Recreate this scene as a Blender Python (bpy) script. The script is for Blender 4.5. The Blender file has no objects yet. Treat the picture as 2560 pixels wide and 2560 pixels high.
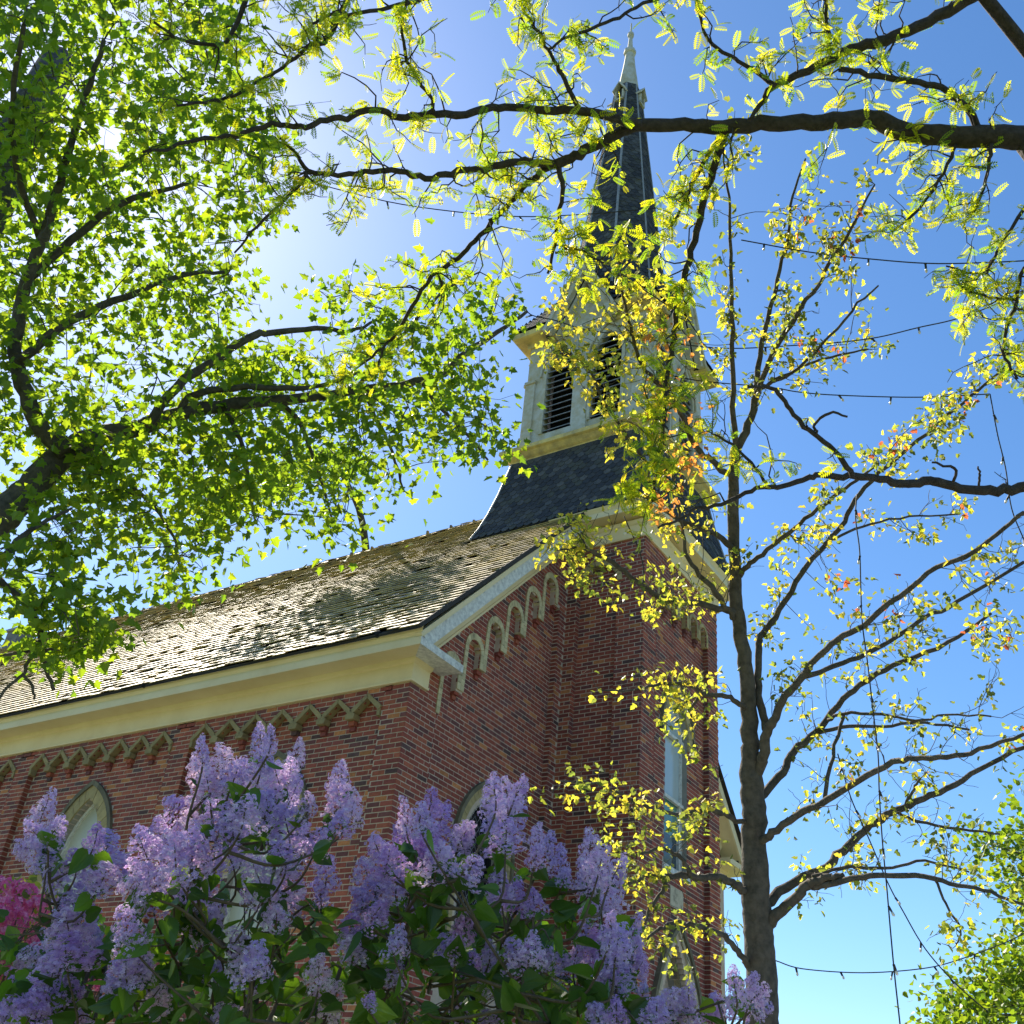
import bpy, math, random
import numpy as np
from mathutils import Matrix, Vector

SEED = 11
random.seed(SEED)
rng = np.random.default_rng(SEED)
scene = bpy.context.scene
col = scene.collection

# ------------------------------------------------------------------ camera
CAM = np.array([-10.355, -8.738, 1.6])
YAW, PITCH, ROLL = math.radians(54.504), math.radians(32.693), math.radians(6.138)
FPX = 2711.47                                   # focal length in photo pixels (photo 2560 wide)
_f = np.array([math.sin(YAW) * math.cos(PITCH), math.cos(YAW) * math.cos(PITCH), math.sin(PITCH)])
_r = np.array([math.cos(YAW), -math.sin(YAW), 0.0])
_u = np.cross(_r, _f)
RIGHT = math.cos(ROLL) * _r + math.sin(ROLL) * _u
UP = -math.sin(ROLL) * _r + math.cos(ROLL) * _u
FWD = _f
cam_data = bpy.data.cameras.new('camera')
cam_data.sensor_width = 36.0
cam_data.lens = FPX / 2560 * 36.0
cam_data.clip_start = 0.1
cam_data.clip_end = 3000
cam = bpy.data.objects.new('camera', cam_data)
cam.matrix_world = Matrix(((RIGHT[0], UP[0], -FWD[0], CAM[0]), (RIGHT[1], UP[1], -FWD[1], CAM[1]),
                           (RIGHT[2], UP[2], -FWD[2], CAM[2]), (0, 0, 0, 1)))
col.objects.link(cam)
scene.camera = cam

# ------------------------------------------------------------------ sky and sun
SUN = np.array([0.282, 0.646, 0.710]); SUN /= np.linalg.norm(SUN)
SUN_EL = math.asin(SUN[2])
SUN_AZ = math.atan2(SUN[0], SUN[1])             # clockwise from +Y
world = bpy.data.worlds.new('World')
scene.world = world
world.use_nodes = True
wn = world.node_tree.nodes
wl = world.node_tree.links
wn.clear()
sky = wn.new('ShaderNodeTexSky')
sky.sky_type = 'NISHITA'
sky.sun_disc = False
sky.sun_elevation = SUN_EL
sky.sun_rotation = SUN_AZ
sky.altitude = 200
sky.air_density = 1.0
sky.dust_density = 0.35
sky.ozone_density = 3.0
bg = wn.new('ShaderNodeBackground')
bg.inputs['Strength'].default_value = 0.085
wo = wn.new('ShaderNodeOutputWorld')
hsv = wn.new('ShaderNodeHueSaturation')
hsv.inputs['Saturation'].default_value = 1.2
wl.new(sky.outputs[0], hsv.inputs['Color'])
wl.new(hsv.outputs[0], bg.inputs[0])
wl.new(bg.outputs[0], wo.inputs[0])

sun_data = bpy.data.lights.new('sun_lamp', 'SUN')
sun_data.energy = 5.0
sun_data.angle = math.radians(0.53)
sun_data.color = (1.0, 0.90, 0.74)
sun_ob = bpy.data.objects.new('sun_lamp', sun_data)
sun_ob.rotation_euler = Vector(-SUN).to_track_quat('-Z', 'Y').to_euler()
col.objects.link(sun_ob)

scene.view_settings.view_transform = 'Standard'
scene.view_settings.look = 'None'
scene.view_settings.exposure = 1.3
scene.view_settings.gamma = 1.0
scene.view_settings.use_curve_mapping = False
try:
    scene.cycles.max_bounces = 8
    scene.cycles.diffuse_bounces = 4
    scene.cycles.transmission_bounces = 5
    scene.cycles.transparent_max_bounces = 6
    scene.cycles.caustics_reflective = False
    scene.cycles.caustics_refractive = False
    scene.cycles.sample_clamp_indirect = 6.0
except Exception:
    pass


# ------------------------------------------------------------------ helpers
def at(px, py, d):
    """point d metres from the camera along the line of sight of a photo pixel"""
    v = RIGHT * ((px - 1280) / FPX) - UP * ((py - 1280) / FPX) + FWD
    return CAM + d * v / np.linalg.norm(v)


def mat(name):
    m = bpy.data.materials.new(name)
    m.use_nodes = True
    nt = m.node_tree
    b = nt.nodes['Principled BSDF']
    return m, nt, b


def N(nt, t, **kw):
    n = nt.nodes.new(t)
    for k, v in kw.items():
        if isinstance(v, (int, float, tuple, str, bool)) and k in n.inputs:
            n.inputs[k].default_value = v
        else:
            setattr(n, k, v)
    return n


def ramp(nt, pts):
    r = nt.nodes.new('ShaderNodeValToRGB')
    e = r.color_ramp.elements
    while len(e) > 1:
        e.remove(e[-1])
    e[0].position, e[0].color = pts[0][0], (*pts[0][1], 1)
    for p, c in pts[1:]:
        q = e.new(p)
        q.color = (*c, 1)
    return r


def simple_mat(name, c, rough=0.7, var=0.12, scale=6.0, bump=0.0, spec=0.3, c2=None, bscale=None, detail=6.0):
    m, nt, b = mat(name)
    geo = N(nt, 'ShaderNodeNewGeometry')
    nz = N(nt, 'ShaderNodeTexNoise', Scale=scale, Detail=detail, Roughness=0.65)
    nt.links.new(geo.outputs['Position'], nz.inputs['Vector'])
    c2 = c2 or tuple(x * (1 - 2.2 * var) for x in c)
    cr = ramp(nt, [(0.3, c2), (0.62, c)])
    nt.links.new(nz.outputs['Fac'], cr.inputs[0])
    nt.links.new(cr.outputs[0], b.inputs['Base Color'])
    b.inputs['Roughness'].default_value = rough
    b.inputs['Specular IOR Level'].default_value = spec
    if bump:
        n2 = N(nt, 'ShaderNodeTexNoise', Scale=bscale or scale * 6, Detail=4.0)
        nt.links.new(geo.outputs['Position'], n2.inputs['Vector'])
        bp = N(nt, 'ShaderNodeBump', Strength=bump, Distance=0.01)
        nt.links.new(n2.outputs['Fac'], bp.inputs['Height'])
        nt.links.new(bp.outputs[0], b.inputs['Normal'])
    return m


def attr_mat(name, rough=0.8, var=0.35, scale=18.0, bump=0.3, bscale=70.0, spec=0.2, stain=None):
    """colour comes from each piece's own colour attribute, with grain on top"""
    m, nt, b = mat(name)
    a = N(nt, 'ShaderNodeAttribute', attribute_name='col')
    geo = N(nt, 'ShaderNodeNewGeometry')
    nz = N(nt, 'ShaderNodeTexNoise', Scale=scale, Detail=6.0, Roughness=0.7)
    nt.links.new(geo.outputs['Position'], nz.inputs['Vector'])
    mr = N(nt, 'ShaderNodeMapRange')
    mr.inputs['From Min'].default_value = 0.25
    mr.inputs['From Max'].default_value = 0.75
    mr.inputs['To Min'].default_value = 1 - var
    mr.inputs['To Max'].default_value = 1 + var
    nt.links.new(nz.outputs['Fac'], mr.inputs['Value'])
    mx = N(nt, 'ShaderNodeVectorMath', operation='SCALE')
    nt.links.new(a.outputs['Color'], mx.inputs[0])
    nt.links.new(mr.outputs[0], mx.inputs['Scale'])
    out = mx.outputs[0]
    if stain:
        sc, c, lo, hi = stain
        n3 = N(nt, 'ShaderNodeTexNoise', Scale=sc, Detail=7.0, Roughness=0.75)
        nt.links.new(geo.outputs['Position'], n3.inputs['Vector'])
        r3 = ramp(nt, [(lo, (0, 0, 0)), (hi, (1, 1, 1))])
        nt.links.new(n3.outputs['Fac'], r3.inputs[0])
        mm = N(nt, 'ShaderNodeMix', data_type='RGBA')
        nt.links.new(r3.outputs[0], mm.inputs[0])
        nt.links.new(out, mm.inputs[6])
        mm.inputs[7].default_value = (*c, 1)
        out = mm.outputs[2]
    nt.links.new(out, b.inputs['Base Color'])
    b.inputs['Roughness'].default_value = rough
    b.inputs['Specular IOR Level'].default_value = spec
    n2 = N(nt, 'ShaderNodeTexNoise', Scale=bscale, Detail=3.0)
    nt.links.new(geo.outputs['Position'], n2.inputs['Vector'])
    bp = N(nt, 'ShaderNodeBump', Strength=bump, Distance=0.006)
    nt.links.new(n2.outputs['Fac'], bp.inputs['Height'])
    nt.links.new(bp.outputs[0], b.inputs['Normal'])
    return m


def leaf_mat(name, trans_gain=(1.6, 1.7, 0.6), fac=0.5, rough=0.45, hue_obj=0.0):
    """thin leaf or petal: its own colour in reflection, a yellower one in transmission"""
    m = bpy.data.materials.new(name)
    m.use_nodes = True
    nt = m.node_tree
    nt.nodes.clear()
    a = N(nt, 'ShaderNodeAttribute', attribute_name='col')
    src = a.outputs['Color']
    if hue_obj:
        oi = N(nt, 'ShaderNodeObjectInfo')
        hs = N(nt, 'ShaderNodeHueSaturation')
        mr = N(nt, 'ShaderNodeMapRange')
        mr.inputs['To Min'].default_value = 0.5 - hue_obj
        mr.inputs['To Max'].default_value = 0.5 + hue_obj
        nt.links.new(oi.outputs['Random'], mr.inputs['Value'])
        nt.links.new(mr.outputs[0], hs.inputs['Hue'])
        nt.links.new(src, hs.inputs['Color'])
        src = hs.outputs[0]
    p = N(nt, 'ShaderNodeBsdfPrincipled')
    p.inputs['Roughness'].default_value = rough
    p.inputs['Specular IOR Level'].default_value = 0.35
    nt.links.new(src, p.inputs['Base Color'])
    t = N(nt, 'ShaderNodeBsdfTranslucent')
    vm = N(nt, 'ShaderNodeVectorMath', operation='MULTIPLY')
    vm.inputs[1].default_value = trans_gain
    nt.links.new(src, vm.inputs[0])
    nt.links.new(vm.outputs[0], t.inputs['Color'])
    mx = N(nt, 'ShaderNodeMixShader')
    mx.inputs[0].default_value = fac
    nt.links.new(p.outputs[0], mx.inputs[1])
    nt.links.new(t.outputs[0], mx.inputs[2])
    o = N(nt, 'ShaderNodeOutputMaterial')
    nt.links.new(mx.outputs[0], o.inputs[0])
    return m


def raw_mesh(name, V, loops, starts, totals, mats=None, cols=None, smooth=False):
    me = bpy.data.meshes.new(name)
    V = np.ascontiguousarray(V, dtype=np.float32)
    me.vertices.add(len(V))
    me.vertices.foreach_set('co', V.ravel())
    me.loops.add(len(loops))
    me.loops.foreach_set('vertex_index', np.asarray(loops, dtype=np.int32))
    me.polygons.add(len(starts))
    me.polygons.foreach_set('loop_start', np.asarray(starts, dtype=np.int32))
    me.polygons.foreach_set('loop_total', np.asarray(totals, dtype=np.int32))
    me.polygons.foreach_set('use_smooth', np.full(len(starts), bool(smooth)))
    me.update(calc_edges=True)
    if mats:
        me.materials.append(mats)
    if cols is not None:
        at_ = me.attributes.new('col', 'FLOAT_COLOR', 'POINT')
        c4 = np.ones((len(V), 4), dtype=np.float32)
        c4[:, :3] = cols
        at_.data.foreach_set('color', c4.ravel())
    return me


class MB:
    """collects shapes for ONE mesh object"""
    def __init__(self):
        self.v, self.f, self.c = [], [], []
        self.n = 0

    def add(self, verts, faces, c=None):
        verts = np.asarray(verts, float)
        self.v.append(verts)
        for f in faces:
            self.f.append([i + self.n for i in f])
        self.c.append(np.tile(np.asarray(c if c is not None else (0.5, 0.5, 0.5), float), (len(verts), 1)))
        self.n += len(verts)
        return self

    def box(self, p0, p1, c=None):
        x0, y0, z0 = p0
        x1, y1, z1 = p1
        v = [(x0, y0, z0), (x1, y0, z0), (x1, y1, z0), (x0, y1, z0), (x0, y0, z1), (x1, y0, z1), (x1, y1, z1), (x0, y1, z1)]
        return self.add(v, BOXF, c)

    def prism(self, poly, ext, c=None):
        """closed polygon (3-d points) pushed along ext"""
        a = np.asarray(poly, float)
        b = a + np.asarray(ext, float)
        n = len(a)
        fs = [list(range(n))[::-1], list(range(n, 2 * n))]
        for i in range(n):
            j = (i + 1) % n
            fs.append([i, j, j + n, i + n])
        return self.add(np.vstack([a, b]), fs, c)

    def beam(self, p0, p1, a, b, c=None):
        """bar from p0 to p1 with section corner vectors a and b"""
        p0, p1, a, b = (np.asarray(x, float) for x in (p0, p1, a, b))
        return self.prism([p0, p0 + a, p0 + a + b, p0 + b], p1 - p0, c)

    def tube(self, pts, rad, n=7, c=None, cap=True):
        V, F = tube_geo(pts, rad, n, cap)
        return self.add(V, F, c)

    def build(self, name, m, parent=None, kind=None, smooth=False, colour=True, label=None):
        V = np.vstack(self.v)
        tot = [len(f) for f in self.f]
        st = np.concatenate([[0], np.cumsum(tot)[:-1]])
        lo = [i for f in self.f for i in f]
        me = raw_mesh(name, V, lo, st, tot, m, np.vstack(self.c) if colour else None, smooth)
        return link(name, me, parent, kind, label)


BOXF = [[3, 2, 1, 0], [4, 5, 6, 7], [0, 1, 5, 4], [1, 2, 6, 5], [2, 3, 7, 6], [3, 0, 4, 7]]


def link(name, data, parent=None, kind=None, label=None, loc=None, rot=None, scale=None):
    o = bpy.data.objects.new(name, data)
    col.objects.link(o)
    if parent is not None:
        o.parent = parent
        if parent.type == 'EMPTY':
            o.matrix_parent_inverse = Matrix.Translation(-parent.location)
    if loc is not None:
        o.location = loc
    if rot is not None:
        o.rotation_euler = rot
    if scale is not None:
        o.scale = scale
    if kind:
        o['kind'] = kind
    if label:
        o['label'] = label
    return o


def thing(name, label, cat, loc, group=None):
    o = bpy.data.objects.new(name, None)
    o.empty_display_size = 0.3
    col.objects.link(o)
    o.location = loc
    o['label'] = label
    o['category'] = cat
    if group:
        o['group'] = group
    return o


def tube_geo(pts, rad, n=7, cap=True):
    P = np.asarray(pts, float)
    k = len(P)
    rad = np.broadcast_to(np.asarray(rad, float), (k,))
    T = np.gradient(P, axis=0)
    T /= np.linalg.norm(T, axis=1)[:, None] + 1e-9
    u = np.cross(T[0], (0.31, 0.22, 0.93))
    if np.linalg.norm(u) < 0.1:
        u = np.cross(T[0], (1, 0, 0))
    ang = np.arange(n) * 2 * math.pi / n
    ca, sa = np.cos(ang)[:, None], np.sin(ang)[:, None]
    V = np.empty((k, n, 3))
    for i in range(k):
        u = u - T[i] * (u @ T[i])
        u /= np.linalg.norm(u) + 1e-9
        w = np.cross(T[i], u)
        V[i] = P[i] + rad[i] * (ca * u + sa * w)
    F = []
    for i in range(k - 1):
        for j in range(n):
            q = (j + 1) % n
            F.append([i * n + j, i * n + q, (i + 1) * n + q, (i + 1) * n + j])
    if cap:
        F.append(list(range(n))[::-1])
        F.append([(k - 1) * n + j for j in range(n)])
    return V.reshape(-1, 3), F


def spline(pts, sub=4):
    """Catmull-Rom through points of any dimension"""
    P = np.asarray(pts, float)
    if len(P) < 3:
        t = np.linspace(0, 1, sub + 1)[:, None]
        return P[0] * (1 - t) + P[-1] * t
    Q = np.vstack([2 * P[0] - P[1], P, 2 * P[-1] - P[-2]])
    out = []
    for i in range(1, len(Q) - 2):
        for s in range(sub):
            t = s / sub
            a, b, c, d = Q[i - 1], Q[i], Q[i + 1], Q[i + 2]
            out.append(0.5 * ((2 * b) + (-a + c) * t + (2 * a - 5 * b + 4 * c - d) * t * t + (-a + 3 * b - 3 * c + d) * t ** 3))
    out.append(P[-1])
    return np.array(out)


def rand_rots(n, up=0.8, axis=None):
    """rotation matrices whose local z (leaf normal) leans up"""
    z = rng.normal(size=(n, 3))
    z[:, 2] += up
    z /= np.linalg.norm(z, axis=1)[:, None]
    y = rng.normal(size=(n, 3)) if axis is None else np.asarray(axis, float) + rng.normal(size=(n, 3)) * 0.35
    y -= z * np.sum(y * z, axis=1)[:, None]
    y /= np.linalg.norm(y, axis=1)[:, None] + 1e-9
    x = np.cross(y, z)
    return np.stack([x, y, z], axis=2)


def scatter(name, tmpl, R, L, S, cols, m, parent=None, kind=None):
    """many copies of a small template as one mesh"""
    T, F = tmpl[0], tmpl[1]
    tc = tmpl[2] if len(tmpl) > 2 else None
    n, k = len(L), len(T)
    V = np.einsum('nij,kj->nki', R, T) * np.asarray(S)[:, None, None] + np.asarray(L)[:, None, :]
    lo = np.concatenate([np.asarray(f) for f in F])
    tot = np.array([len(f) for f in F])
    loops = (lo[None, :] + (np.arange(n) * k)[:, None]).ravel()
    totals = np.tile(tot, n)
    starts = np.concatenate([[0], np.cumsum(totals)[:-1]])
    C = np.repeat(np.asarray(cols, float)[:, None, :], k, axis=1)
    if tc is not None:
        C = C * tc[None, :, :]
    me = raw_mesh(name, V.reshape(-1, 3), loops, starts, totals, m, C.reshape(-1, 3))
    return link(name, me, parent, kind) if parent is not False else me


def nrm(v):
    v = np.asarray(v, float)
    return v / (np.linalg.norm(v) + 1e-9)


# ------------------------------------------------------------------ materials
M = {}
M['brick'] = attr_mat('brick_clay', rough=0.85, var=0.30, scale=16, bump=0.45, bscale=90)
M['mortar'] = simple_mat('mortar', (0.60, 0.48, 0.37), 0.95, 0.14, 5, 0.4, c2=(0.44, 0.34, 0.26))
M['stone'] = attr_mat('cream_stone', rough=0.8, var=0.22, scale=9, bump=0.4, bscale=60, stain=(3.5, (0.10, 0.085, 0.065), 0.56, 0.72))
M['cream'] = simple_mat('cream_paint', (0.80, 0.66, 0.39), 0.55, 0.06, 1.6, 0.15, c2=(0.72, 0.57, 0.31), bscale=30)
M['white'] = simple_mat('weathered_white_paint', (0.76, 0.74, 0.66), 0.6, 0.1, 14, 0.25, c2=(0.42, 0.40, 0.37), bscale=50)
M['peel'] = simple_mat('peeling_paint', (0.56, 0.55, 0.50), 0.8, 0.1, 4.2, 0.5, c2=(0.40, 0.33, 0.16), bscale=28, detail=9)
M['peelyellow'] = simple_mat('peeling_yellow_paint', (0.72, 0.57, 0.22), 0.75, 0.1, 3.4, 0.5, c2=(0.30, 0.24, 0.14), bscale=30, detail=9)
M['slate'] = attr_mat('slate', rough=0.85, var=0.35, scale=11, bump=0.35, bscale=55, spec=0.12, stain=(2.3, (0.10, 0.095, 0.06), 0.55, 0.75))
M['slate_under'] = simple_mat('slate_underlay', (0.035, 0.035, 0.04), 0.9, 0.1)
M['shingle'] = attr_mat('cedar_shingle', rough=0.6, var=0.35, scale=14, bump=0.6, bscale=45, spec=0.5, stain=(1.1, (0.55, 0.39, 0.11), 0.46, 0.66))
M['roofbase'] = simple_mat('roof_boarding', (0.05, 0.045, 0.04), 0.9, 0.1)
M['lead'] = simple_mat('lead_cap', (0.30, 0.31, 0.33), 0.5, 0.15, 8, 0.1)
M['louver'] = simple_mat('louver_paint', (0.30, 0.31, 0.33), 0.7, 0.2, 12, 0.2)
M['dark'] = simple_mat('dark_void', (0.012, 0.012, 0.014), 0.9, 0.1)
M['bark_locust'] = simple_mat('locust_bark', (0.060, 0.050, 0.048), 0.9, 0.2, 24, 0.9, c2=(0.026, 0.022, 0.022), bscale=40)
M['bark_maple'] = simple_mat('maple_bark', (0.105, 0.092, 0.078), 0.9, 0.2, 16, 1.0, c2=(0.042, 0.038, 0.034), bscale=30)
M['bark_twig'] = simple_mat('lilac_bark', (0.17, 0.12, 0.075), 0.85, 0.2, 30, 0.5)
M['wire'] = simple_mat('cable_rubber', (0.03, 0.032, 0.03), 0.6, 0.1)
M['bulb'] = simple_mat('frosted_bulb', (0.72, 0.70, 0.66), 0.25, 0.05, spec=0.6)
M['leaf_maple'] = leaf_mat('maple_leaf', (2.7, 2.35, 0.5), 0.58)
M['leaf_locust'] = leaf_mat('locust_leaf', (2.1, 1.9, 0.35), 0.58)
M['leaf_young'] = leaf_mat('young_maple_leaf', (1.5, 1.42, 0.6), 0.6)
M['leaf_lilac'] = leaf_mat('lilac_leaf', (2.6, 2.5, 0.4), 0.42, 0.35)
M['leaf_far'] = leaf_mat('far_leaf', (1.9, 1.8, 0.4), 0.5)
M['petal'] = leaf_mat('lilac_petal', (1.12, 0.98, 0.98), 0.5, 0.5, 0.015)
M['petal_pink'] = leaf_mat('pink_petal', (1.2, 0.9, 1.0), 0.42, 0.5)
M['grass'] = simple_mat('lawn', (0.10, 0.14, 0.045), 0.95, 0.2, 2.0, 0.6, c2=(0.06, 0.085, 0.03))
M['bounce_paving'] = simple_mat('bounce_concrete', (0.52, 0.50, 0.45), 0.9, 0.06, 3, 0.3)


def glass_mat(name, c, rough=0.12, c2=None, sc=1.4):
    m = simple_mat(name, c, rough, 0.1, sc, 0.0, spec=0.6, c2=c2)
    return m


M['pane_pale'] = glass_mat('frosted_storm_glass', (0.50, 0.48, 0.36), 0.35, (0.40, 0.40, 0.30))
M['pane_blue'] = glass_mat('sky_tinted_storm_glass', (0.42, 0.50, 0.52), 0.12, (0.50, 0.54, 0.50))  # frosted pane; pale blue of the reflected sky put into its base colour
M['pane_green'] = glass_mat('green_glass', (0.10, 0.24, 0.20), 0.12, (0.16, 0.30, 0.24))
M['pane_dark'] = glass_mat('dark_glass', (0.05, 0.07, 0.085), 0.08, (0.08, 0.10, 0.11))
M['pane_black'] = glass_mat('leaded_glass', (0.012, 0.012, 0.016), 0.25)
M['plaster'] = simple_mat('grey_plaster', (0.34, 0.31, 0.26), 0.9, 0.15, 2.5, 0.3)

# plywood with ring grain
_m, _nt, _b = mat('plywood')
_g = N(_nt, 'ShaderNodeNewGeometry')
_mp = N(_nt, 'ShaderNodeMapping')
_mp.inputs['Location'].default_value = (-5.32, 1.1, -4.62)
_mp.inputs['Scale'].default_value = (3.0, 0.3, 1.15)
_nt.links.new(_g.outputs['Position'], _mp.inputs[0])
_w = N(_nt, 'ShaderNodeTexWave', wave_type='RINGS', rings_direction='Y')
_w.inputs['Scale'].default_value = 4.2
_w.inputs['Distortion'].default_value = 4.0
_w.inputs['Detail'].default_value = 2.0
_w.inputs['Detail Scale'].default_value = 1.1
_nt.links.new(_mp.outputs[0], _w.inputs['Vector'])
_r2 = ramp(_nt, [(0.0, (0.13, 0.030, 0.010)), (0.45, (0.36, 0.12, 0.035)), (1.0, (0.50, 0.19, 0.055))])
_nt.links.new(_w.outputs['Fac'], _r2.inputs[0])
_nt.links.new(_r2.outputs[0], _b.inputs['Base Color'])
_b.inputs['Roughness'].default_value = 0.7
M['plywood'] = _m

# ------------------------------------------------------------------ ground
g = MB()
g.add([(-900, -900, 0), (900, -900, 0), (900, 900, 0), (-900, 900, 0)], [[0, 1, 2, 3]])
g.build('ground', M['grass'], kind='structure', colour=False)
g = MB()  # unseen pale paving added to bounce sunlight onto the shaded church walls
g.add([(-6.0, -3.6, 0.004), (16, -3.6, 0.004), (16, -13.0, 0.004), (-6.0, -13.0, 0.004)][::-1], [[0, 1, 2, 3]])
g.add([(-5.2, -3.6, 0.004), (-1.2, -3.6, 0.004), (-1.2, 30, 0.004), (-5.2, 30, 0.004)], [[0, 1, 2, 3]])
g.build('bounce_pavement', M['bounce_paving'], kind='structure', colour=False)

# ================================================================== CHURCH
church = thing('church', 'red brick church with cream trim, pitched shingle roof and a tall slate steeple', 'church', (5.3, 0, 0))
CW = 0.070      # course height
BL = 0.210      # stretcher module
PAL = [((0.30, 0.080, 0.055), 34), ((0.235, 0.066, 0.052), 28), ((0.36, 0.105, 0.062), 16), ((0.17, 0.065, 0.060), 12),
       ((0.46, 0.18, 0.070), 6), ((0.11, 0.062, 0.058), 4)]
PALC = [np.array(c) for c, w in PAL]
PALW = np.array([w for c, w in PAL], float)
PALW /= PALW.sum()


class Frame:
    """wall plane: origin o, horizontal u, outward normal n"""
    def __init__(self, o, u, n):
        self.o, self.u, self.n = (np.asarray(x, float) for x in (o, u, n))

    def p(self, u, z, d=0.0):
        return self.o + self.u * u + self.n * d + np.array([0, 0, z])


BR = 0.005      # how far brick faces stand proud of the joints


def course_intervals(iv, u0, u1):
    return [(max(a, u0), min(b, u1)) for a, b in iv if min(b, u1) - max(a, u0) > 0.02]


def lay_bricks(fr, z0, z1, iv_of, store, phase=0.0, tint=1.0):
    k0 = int(math.floor(z0 / CW))
    k1 = int(math.ceil(z1 / CW))
    for k in range(k0, k1):
        za, zb = k * CW, (k + 1) * CW - 0.0125
        off = phase + (BL / 2 if k % 2 else 0.0)
        for a, b in iv_of((za + zb) / 2):
            i = math.floor((a - off) / BL)
            u = off + i * BL
            while u < b:
                ua, ub = max(u, a), min(u + BL, b)
                ja = 0.006 if ua > a + 1e-6 else 0.0
                jb = 0.006 if ub < b - 1e-6 else 0.0
                if ub - ub * 0 - ua > 0.045:
                    ci = int(rng.choice(len(PALC), p=PALW))
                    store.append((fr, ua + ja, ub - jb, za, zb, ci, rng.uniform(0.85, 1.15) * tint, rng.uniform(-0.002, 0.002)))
                u += BL


def brick_geo(fr, ua, ub, za, zb, d):
    j = 0.0014
    v = [fr.p(ua, za, -0.02), fr.p(ub, za, -0.02), fr.p(ub, zb, -0.02), fr.p(ua, zb, -0.02),
         fr.p(ua + j, za + j, d), fr.p(ub - j, za + j, d), fr.p(ub - j, zb - j, d), fr.p(ua + j, zb - j, d)]
    f = [[4, 5, 6, 7], [0, 1, 5, 4], [1, 2, 6, 5], [2, 3, 7, 6], [3, 0, 4, 7]]
    return v, f


def subtract(iv, holes):
    for h0, h1 in holes:
        out = []
        for a, b in iv:
            if h1 <= a or h0 >= b:
                out.append((a, b))
            else:
                if h0 > a:
                    out.append((a, h0))
                if h1 < b:
                    out.append((h1, b))
        iv = out
    return iv


def lancet_half(z, cx, hw, zs, za):
    """half width of a pointed arch at height z (springing zs, apex za)"""
    if z <= zs:
        return hw
    if z >= za:
        return 0.0
    h = za - zs
    r = (hw * hw + h * h) / (2 * hw)           # arcs centred on the springing line
    return max(0.0, math.sqrt(max(r * r - (z - zs) ** 2, 0)) - (r - hw))


def lancet_pts(cx, hw, zs, za, zb, n=10):
    """outline from bottom right, over the apex, to bottom left (u, z)"""
    R_ = [(cx + hw, zb)]
    for i in range(n + 1):
        z = zs + (za - zs) * (1 - (1 - i / n) ** 1.5) if i < n else za
        R_.append((cx + lancet_half(z, cx, hw, zs, za), z))
    L_ = [(2 * cx - u, z) for u, z in reversed(R_[:-1])]
    return R_ + L_


def ring_pieces(fr, cx, hi, ho, zs, zai, zao, zb, d0, d1, n_arc, leg_h, c, parent, name='voussoir', m=None, jit=0.12):
    """stones of a pointed surround between an inner and an outer arch, each its own object"""
    inn, out = [], []
    def walk(hw, za):
        h = za - zs
        r = (hw * hw + h * h) / (2 * hw)
        th = math.asin(min(1, h / r))
        return [(cx + r * math.cos(t) - (r - hw), zs + r * math.sin(t)) for t in np.linspace(0, th, n_arc + 1)]
    a, b = walk(hi, zai), walk(ho, zao)
    quads = [(a[i], b[i], b[i + 1], a[i + 1]) for i in range(n_arc)]
    z = zs
    while z - leg_h >= zb - 1e-6:
        quads.append(((cx + hi, z - leg_h), (cx + ho, z - leg_h), (cx + ho, z), (cx + hi, z)))
        z -= leg_h
    for side in (1, -1):
        for q in quads:
            pts = [(cx + side * (u - cx), zz) for u, zz in q]
            cu = sum(p[0] for p in pts) / 4
            cz = sum(p[1] for p in pts) / 4
            pts = [(cu + (u - cu) * 0.955, cz + (zz - cz) * 0.955) for u, zz in pts]
            s = rng.uniform(1 - jit, 1 + jit)
            dd = rng.uniform(-0.003, 0.004)
            mb = MB()
            mb.prism([fr.p(u, zz, d0) for u, zz in pts], fr.n * (d1 - d0 + dd), np.array(c) * s)
            mb.build(name, m or M['stone'], parent)


BRICKS = []         # every brick of the church
REC = 0.10          # depth of the recessed wall panels

# ---- nave side wall -------------------------------------------------
NAVE_L = 24.0
NAVE_W = 10.55
side_fr = Frame((0, 0, 0), (0, 1, 0), (-1, 0, 0))
side_pn = Frame((REC, 0, 0), (0, 1, 0), (-1, 0, 0))
BAYS = [(0.44, 4.10, 7), (4.50, 7.96, 7), (8.36, 11.9, 7), (12.3, 15.8, 7), (16.2, 19.7, 7)]
ZV, ZP = 7.055, 7.275          # underside of the zigzag: valley and peak
SIDE_TOP = 7.46
side_wall = MB()
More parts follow.
